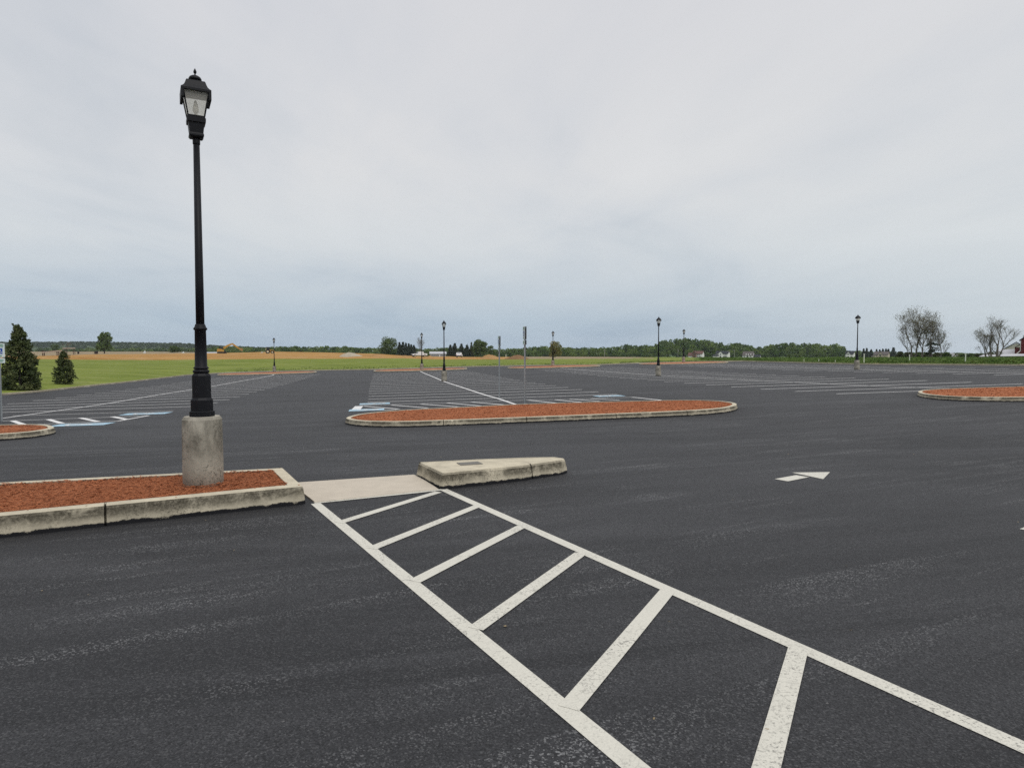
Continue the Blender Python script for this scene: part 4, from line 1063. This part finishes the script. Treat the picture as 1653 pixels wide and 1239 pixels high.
# pale marker posts
for px, t, b, Y, w, lb in [(1395,571.2,584.8,80,.10,'white marker post at the crop edge just right of the lamp'), (1468.5,572.4,586,78,.09,'white marker post in front of the bare tree clump'), (1558.7,571.3,585.8,73,.10,'white marker post in front of the long dark bush'),
                           (1322,579.3,583.8,90,.06,'tiny pale stake in the grass left of the right lamp, shorter'), (1348.5,581.5,584.6,86,.07,'tiny pale stake in the grass nearest the right lamp'), (1435.5,578,585.5,78,.05,'thin brownish stake in front of the beige house'), (1298,579.5,582.5,95,.06,'tiny pale stake at the crop edge, farthest left')]:
    x = ray(px, HY)[0]*Y; z = terrain(x, Y); zt = CAM+ray(px, t)[1]*Y
    o = empty('marker_post', (x, Y, z)); tag(o, lb, 'marker post', 'marker posts along the crop edge')
    MB().tube([(0,0,-.2),(0,0,zt-z-.02)], w/2, 8).build('post', M['pvc' if px != 1435.5 else 'woodpost'], o); MB().lathe([(w*.56,zt-z-.03),(w*.58,zt-z),(w*.2,zt-z+.03)], 8).build('cap', M['pvc' if px != 1435.5 else 'woodpost'], o)
x, y, z = at_far(816.8, 250, 579.5); o = empty('marker_post', (x, y, z)); tag(o, 'pale stake between the two dirt mounds', 'marker post')
MB().tube([(0,0,-.3),(0,0,1.7)], .12, 6).build('post', M['pvc'], o); MB().lathe([(.13,1.68),(.13,1.76),(.05,1.8)], 6).build('cap', M['pvc'], o)
# timber shelters
s = Site('shelter', 'long low timber shelter with a pale sloping roof left of the small cedar', 'shelter', 84, 575, find_y(84, 575))
for px in (69, 71.5, 92.2, 95): 
    for yy in (0, 5): MB().box((s.X(px), yy, s.Z(571)), (.24,.24,s.Z(567.5)-s.Z(575)+.6)).build('post', M['woodpost'], s.root)
MB().prism([(s.X(66.5), s.Z(568)), (s.X(101), s.Z(564.6)), (s.X(101), s.Z(566.4)), (s.X(66.5), s.Z(569.8))], -.8, 6).build('roof', M['shelter_roof'], s.root)
s = Site('shelter', 'raised timber shelter with a thin flat roof behind the small cedar', 'shelter', 112, 572.5, find_y(112, 572.5))
for px in (104, 107, 118.5, 121):
    for yy in (0, 4): MB().box((s.X(px), yy, s.Z(567)), (.24,.24,s.Z(562)-s.Z(572.5)+.6)).build('post', M['woodpost'], s.root)
MB().prism([(s.X(101), s.Z(561.4)), (s.X(122), s.Z(561)), (s.X(122), s.Z(562.5)), (s.X(101), s.Z(562.9))], -.8, 5).build('roof', M['shelter_roof'], s.root)
for px, lb in ((126.5,'dark bin right of the raised shelter'), (154,'dark bin under the lone tree, left of the other'), (156.6,'dark bin under the lone tree, nearest its trunk')):
    s = Site('dark_bin', lb, 'bin', px, 571.2, find_y(px, 571.2), 'dark bins on the field'); MB().lathe([(.40,-.3),(.46,1.1)], 12).build('body', M['bin'], s.root); MB().lathe([(.52,1.1),(.52,1.2),(.25,1.3)], 12).build('lid', M['darkm'], s.root)
for px, w, hh, lb in ((233,6,4.6,'white pointed tent on the far field left of the foreground lamp'), (295,7,2.6,'low white tent on the far field beside the dark bush')):
    s = Site('tent', lb, 'tent', px, 569.6, find_y(px, 569.6)); W = w*s.s/2; H = hh*s.s
    MB().add([(-W,-1.5,-.5),(W,-1.5,-.5),(W,1.5,-.5),(-W,1.5,-.5),(W*.35,-.6,H),(W*.35,.6,H)], [(3,2,1,0),(0,1,4),(1,2,5,4),(2,3,5),(3,0,4,5)]).build('canopy', M['tent'], s.root); MB().tube([(W*.35,0,-.5),(W*.35,0,H+.1)], .05, 6).build('tent_pole', M['pole'], s.root)
# mounds
def mound(label, px0, px1, top, base, Y, mat, seed, skew=.5, name='dirt_mound'):
    s = Site(name, label, 'mound', (px0+px1)/2, base, find_y((px0+px1)/2, base)); W = (px1-px0)*s.s/2; H = (base-top)*s.s; nn = 26; V = []; Fc = []
    for j in range(nn+1):
        for i in range(nn+1):
            u, v = i/nn*2-1, j/nn*2-1; r = math.hypot(u-(skew-.5)*(1-abs(u)), v); k = max(0, 1-r)
            z = H*(k**.85)*1.12 if k < .8 else H*.925
            z += (.16*H*mn.noise(Vector((u*4, v*4, seed)))+.09*H*mn.noise(Vector((u*11, v*11, seed))))*min(1, k*3)
            V.append((u*W, v*W*.6, z-.15))
    for j in range(nn):
        for i in range(nn): k = j*(nn+1)+i; Fc.append((k, k+1, k+nn+2, k+nn+1))
    me = s.root; o = mesh('heap', V, Fc, M[mat], me, True)
mound('tan gravel pile on the orange dirt field, left of the round tree', 546, 588, 567.4, 575.5, 262, 'gravel', 1, .4, 'gravel_pile')
mound('smooth tan dirt mound left of the grey sign posts', 770, 812, 571, 579.5, 240, 'orangedirt', 2, .4)
mound('rough brown dirt mound between and right of the grey sign posts', 811, 858, 571.5, 580, 236, 'browndirt', 3, .55)
mound('low orange dirt mound in front of the dark spruces', 646, 662, 572.2, 576.5, 280, 'orangedirt', 4)
mound('broad low orange dirt mound in front of the round tree', 594, 624, 570.2, 575.5, 285, 'orangedirt', 5, .35)
mound('orange dirt hump before the grey shed', 686, 702, 573, 577, 282, 'orangedirt', 6)
# excavator
s = Site('excavator', 'yellow tracked excavator with its boom bent over the dirt field', 'excavator', 358, 570.4, find_y(358, 570.4))
X, Z = s.X, s.Z
for yy in (-1.0, 1.0):
    tr = MB(); a, b = X(350.6), X(366.2); pr = []
    for k in range(7): t = math.pi/2+math.pi*k/6; pr.append((a+.4+.42*math.cos(t), .32+.42*math.sin(t)))
    for k in range(7): t = -math.pi/2+math.pi*k/6; pr.append((b-.4+.42*math.cos(t), .32+.42*math.sin(t)))
    tr.prism(pr, yy-.3, yy+.3).build('track', M['darkm'], s.root)
MB().box((X(358), 0, .85), (3.0,2.3,.3)).build('turntable', M['darkm'], s.root)
MB().prism([(X(350.2), Z(568.6)), (X(361.8), Z(568.6)), (X(361.8), Z(564.6)), (X(358.6), Z(564)), (X(358.6), Z(563)), (X(350.6), Z(562.8))], -1.25, 1.25).build('house_body', M['yellow'], s.root)
cb = MB().prism([(X(353.6), Z(563.4)), (X(360.6), Z(563.6)), (X(360.2), Z(560.6)), (X(359), Z(560)), (X(354), Z(560.2))], -1.1, .2).build('cab', M['darkm'], s.root)
MB().box((X(357), -1.12, Z(561.7)), (1.0,.05,.45)).build('cab_window', M['dkglass'], cb)
MB().prism([(X(359.4), Z(562.6)), (X(362.6), Z(563.2)), (X(369), Z(558.6)), (X(376.6), Z(555.6)), (X(376.2), Z(553.6)), (X(371), Z(554.8)), (X(364), Z(557.8)), (X(360.6), Z(560.4))], -.3, .3).build('boom', M['yellow'], s.root)
MB().prism([(X(374.2), Z(553.4)), (X(376.0), Z(556.6)), (X(386.8), Z(564.0)), (X(388.2), Z(562.4)), (X(382), Z(557.6)), (X(376), Z(553.6))], -.25, .25).build('stick', M['yellow'], s.root)
MB().tube([(X(366), 0, Z(557.6)), (X(374.4), 0, Z(554.4))], .12, 6).build('hydraulic_cylinder', M['cream'], s.root)
MB().prism([(X(386.4), Z(563.8)), (X(387), Z(561.4)), (X(391.8), Z(562)), (X(393), Z(564.4)), (X(392.4), Z(566)), (X(389.6), Z(566.4))], -.6, .6).build('bucket', M['orangedirt'], s.root)
# backhoe loader
s = Site('backhoe_loader', 'dark cabbed backhoe loader on the dirt field beside a small lamp post', 'tractor', 433, 570.6, find_y(433, 570.6)); X, Z = s.X, s.Z
for px, r in ((432.2,.72),(439.6,.55)):
    for yy in (-.9,.9): 
        w = MB(); V = [(X(px)+r*math.cos(a), r*math.sin(a)+r-.05) for a in np.linspace(0, 2*math.pi, 17)[:-1]]; w.prism(V, yy-.22, yy+.22); t = w.build('tyre', M['rubber'], s.root)
        MB().prism([(X(px)+r*.5*math.cos(a), r*.5*math.sin(a)+r-.05) for a in np.linspace(0, 2*math.pi, 13)[:-1]], yy-.24, yy+.24).build('rim', M['cream'], t)
MB().prism([(X(430.5), Z(568.6)), (X(441.6), Z(568.8)), (X(442.4), Z(566)), (X(436.6), Z(564.8)), (X(430.5), Z(565.4))], -.6, .6).build('body', M['yellow'], s.root)
cb = MB().prism([(X(431), Z(565.6)), (X(436), Z(565.4)), (X(435.4), Z(560.6)), (X(431.4), Z(560.6))], -.65, .65).build('cab', M['dkglass'], s.root)
MB().box((X(433.3), 0, Z(560.3)), (1.6,1.5,.14)).build('cab_roof', M['darkm'], cb)
MB().prism([(X(428.4), Z(565)), (X(429.6), Z(565.4)), (X(430.2), Z(561)), (X(429.4), Z(560.4))], -.2, .2).build('backhoe_arm', M['cream'], s.root)
MB().prism([(X(435), Z(564.6)), (X(441.8), Z(566)), (X(443.6), Z(568)), (X(444.4), Z(567.6)), (X(442.4), Z(565.2)), (X(435.4), Z(563.8))][::-1], -.75, .75).build('loader_arm', M['yellow'], s.root)
MB().prism([(X(420.4), Z(569.6)), (X(424), Z(569.4)), (X(424.2), Z(567.6)), (X(422.4), Z(567.2))], -.9, .9).build('bucket', M['tent'], s.root)
MB().prism([(X(423.6), Z(568.8)), (X(430.6), Z(567.6)), (X(430.6), Z(566.8)), (X(423.6), Z(568))], -.3, .3).build('dipper', M['cream'], s.root)
# white vehicles
def wheel(s, parent, x, y, r, w, along='y'):
    ring = [(r*math.cos(a), r*math.sin(a)+r) for a in np.linspace(0, 2*math.pi, 17)[:-1]]
    m = MB(); m.prism([(x+q[0], q[1]) for q in ring], y-w/2, y+w/2); t = m.build('wheel', M['rubber'], parent)
    MB().prism([(x+q[0]*.55, r+(q[1]-r)*.55) for q in ring], y-w/2-.01, y+w/2+.01).build('rim', M['cream'], t)
gz = lambda px, Y: terrain(ray(px, HY)[0]*Y, Y)
Y = find_y(741.5, 576.9); x = ray(741.5, HY)[0]*Y
car = empty('parked_car', (x, Y, terrain(x, Y)), R_(90)); tag(car, 'white utility car seen from behind on the dirt field', 'car')
side = [(-2.3,.45),(-2.32,.95),(-2.2,1.1),(-1.95,1.62),(-1.7,1.72),(.3,1.70),(1.05,1.15),(2.1,1.0),(2.3,.7),(2.3,.42)]
n = len(side); V = []
for yy, sh in ((-.93,0),(-.75,1),(.75,1),(.93,0)): V += [(a, yy if b < 1.12 else math.copysign(min(abs(yy), .78), yy), b) for a, b in side]
b = MB(); b.add(V, [tuple(range(n)), tuple(range(4*n-1, 3*n-1, -1))]+[(k*n+i, (k+1)*n+i, (k+1)*n+(i+1) % n, k*n+(i+1) % n) for k in range(3) for i in range(n)]); b.build('body', M['white'], car)
MB().add([(-2.16,-.62,1.16),(-2.16,.62,1.16),(-1.99,.58,1.56),(-1.99,-.58,1.56)], [(0,1,2,3)]).build('rear_window', M['dkglass'], car)
MB().box((-2.34,0,.56), (.12,1.8,.26)).build('bumper', M['darkm'], car)
for yy in (-.8,.8): MB().box((-2.31,yy,.92), (.06,.16,.26)).build('tail_light', M['red'], car)
for xx in (-1.4,1.4):
    for yy in (-.82,.82): wheel(None, car, xx, yy, .36, .24)
Y = find_y(676.8, 576); x = ray(676.8, HY)[0]*Y
tk = empty('parked_truck', (x, Y, terrain(x, Y)), R_(205)); tag(tk, 'white boxy truck on the dirt field beside a small lamp post', 'truck')
MB().prism([(-2.4,.55),(1.2,.55),(1.2,1.15),(-2.4,1.15)], -.9, .9).build('body', M['white'], tk)
MB().prism([(-1.3,1.15),(.7,1.15),(.35,1.78),(-1.1,1.78)], -.82, .82).build('cab', M['white'], tk)
MB().prism([(1.2,.55),(2.5,.55),(2.5,.98),(1.2,1.1)], -.9, .9).build('hood', M['white'], tk)
MB().box((2.52,0,.62), (.08,1.7,.5)).build('grille', M['darkm'], tk)
MB().add([(.72,-.7,1.18),(.72,.7,1.18),(.40,.64,1.70),(.40,-.64,1.70)], [(0,1,2,3)]).build('windscreen', M['dkglass'], tk)
for xx in (-1.6,1.7):
    for yy in (-.82,.82): wheel(None, tk, xx, yy, .40, .26)

hm = bpy.data.materials.new('haze_air'); hm.use_nodes = True; ht = hm.node_tree; ht.nodes.clear()
pv = ht.nodes.new('ShaderNodeVolumePrincipled'); ho = ht.nodes.new('ShaderNodeOutputMaterial'); ht.links.new(pv.outputs[0], ho.inputs['Volume'])
pv.inputs['Color'].default_value = (.80,.88,.97,1); pv.inputs['Density'].default_value = .00007; pv.inputs['Anisotropy'].default_value = .1
tag(MB().box((0,0,32), (7000,7000,96)).build('haze', hm), kind='stuff')

# ------------------------------------------------------------------ light, sky, camera
SUN_EL, SUN_AZ = R_(48), R_(140)          # azimuth clockwise from +Y
w = bpy.data.worlds.new('World'); sc.world = w; w.use_nodes = True; t = w.node_tree; N = t.nodes; N.clear()
def nn(ty, **kw):
    x = N.new(ty)
    for k, v in kw.items(): setattr(x, k, v)
    return x
lk = t.links.new
tc = nn('ShaderNodeTexCoord'); sep = nn('ShaderNodeSeparateXYZ'); lk(tc.outputs['Generated'], sep.inputs[0])
def wm(op, a, b=None, clamp=False):
    x = nn('ShaderNodeMath', operation=op, use_clamp=clamp)
    for i, v in enumerate((a, b)):
        if v is None: continue
        if hasattr(v, 'links'): lk(v, x.inputs[i])
        else: x.inputs[i].default_value = v
    return x.outputs[0]
zc = wm('MAXIMUM', sep.outputs[2], 0.0)
den = wm('ADD', zc, .10)
cv = nn('ShaderNodeCombineXYZ'); lk(wm('DIVIDE', sep.outputs[0], den), cv.inputs[0]); lk(wm('DIVIDE', sep.outputs[1], den), cv.inputs[1])
def wn(scale, det, rough, dist, mp=(1,1,1), rz=0, off=(0,0,0)):
    r = nn('ShaderNodeMapping'); r.inputs['Rotation'].default_value = (0,0,rz); lk(cv.outputs[0], r.inputs[0])
    m = nn('ShaderNodeMapping'); m.inputs['Scale'].default_value = mp; m.inputs['Location'].default_value = off
    lk(r.outputs[0], m.inputs[0]); x = nn('ShaderNodeTexNoise'); lk(m.outputs[0], x.inputs['Vector'])
    x.inputs['Scale'].default_value = scale; x.inputs['Detail'].default_value = det; x.inputs['Roughness'].default_value = rough; x.inputs['Distortion'].default_value = dist
    return x.outputs['Fac']
def wr(f, pts):
    x = nn('ShaderNodeValToRGB'); lk(f, x.inputs[0]); e = x.color_ramp.elements
    while len(e) < len(pts): e.new(.5)
    for q, (p_, c) in zip(e, pts): q.position = p_; q.color = (*c, 1) if hasattr(c, '__len__') else (c, c, c, 1)
    return x.outputs[0]
def wmix(f, a, b, mode='MIX'):
    x = nn('ShaderNodeMix', data_type='RGBA', blend_type=mode)
    for i, v in ((0, f), (6, a), (7, b)):
        if hasattr(v, 'links'): lk(v, x.inputs[i])
        else: x.inputs[i].default_value = v if not hasattr(v, '__len__') else (*v, 1)
    return x.outputs[2]
grad = wr(zc, [(0,(.43,.53,.645)),(.045,(.445,.54,.635)),(.09,(.545,.61,.67)),(.15,(.665,.70,.725)),(.25,(.725,.735,.745)),(.46,(.695,.702,.727)),(.75,(.95,.96,.98)),(1,(1.2,1.2,1.21))])
mott = wn(.62, 6, .56, .6, (1.0,.55,1), R_(8), (3.2,1.7,0))
str_ = wn(1.3, 4, .55, .7, (1.2,.5,1), R_(-10), (7.7,4.1,0))
f = wm('ADD', wm('MULTIPLY', mott, .68), wm('MULTIPLY', str_, .32))
light = wr(f, [(.34,(.85,.88,.915)),(.46,(.965,.972,.985)),(.54,(1.018,1.012,1.008)),(.66,(1.065,1.055,1.045))])
sky = wmix(1.0, grad, light, 'MULTIPLY')
# paler, warmer overcast towards the right of the horizon
side = wm('MULTIPLY', wr(sep.outputs[0], [(.10,0),(.62,1)]), wr(zc, [(0,.45),(.05,.6),(.2,.25),(.5,0)]))
sky = wmix(side, sky, (.72,.76,.77))
bg = nn('ShaderNodeBackground'); lk(sky, bg.inputs[0]); bg.inputs[1].default_value = .945
ns = nn('ShaderNodeTexSky', sky_type='NISHITA'); ns.sun_disc = False; ns.sun_elevation = SUN_EL; ns.sun_rotation = SUN_AZ
b2 = nn('ShaderNodeBackground'); lk(ns.outputs[0], b2.inputs[0]); b2.inputs[1].default_value = .006
ad = nn('ShaderNodeAddShader'); lk(bg.outputs[0], ad.inputs[0]); lk(b2.outputs[0], ad.inputs[1])
wo = nn('ShaderNodeOutputWorld'); lk(ad.outputs[0], wo.inputs[0])
sl = bpy.data.lights.new('sun', 'SUN'); sl.energy = 1.1; sl.angle = R_(30); sl.color = (1,.97,.93)
so = bpy.data.objects.new('sun', sl); COL.objects.link(so)
d = Vector((math.cos(SUN_EL)*math.sin(SUN_AZ), math.cos(SUN_EL)*math.cos(SUN_AZ), math.sin(SUN_EL))); so.rotation_euler = (-d).to_track_quat('-Z', 'Y').to_euler(); so.location = (0,0,60)

cam = bpy.data.cameras.new('camera'); co = bpy.data.objects.new('camera', cam); COL.objects.link(co); sc.camera = co
cam.sensor_fit = 'HORIZONTAL'; cam.sensor_width = 36; cam.lens = 36*F/1653; cam.clip_start = .05; cam.clip_end = 20000
co.location = (0,0,CAM); co.rotation_euler = (math.pi/2-PITCH, 0, 0)
sc.view_settings.view_transform = 'Standard'; sc.view_settings.look = 'None'; sc.view_settings.exposure = 0; sc.view_settings.gamma = 1
sc.cycles.use_denoising = False; sc.cycles.max_bounces = 6; sc.cycles.transparent_max_bounces = 8
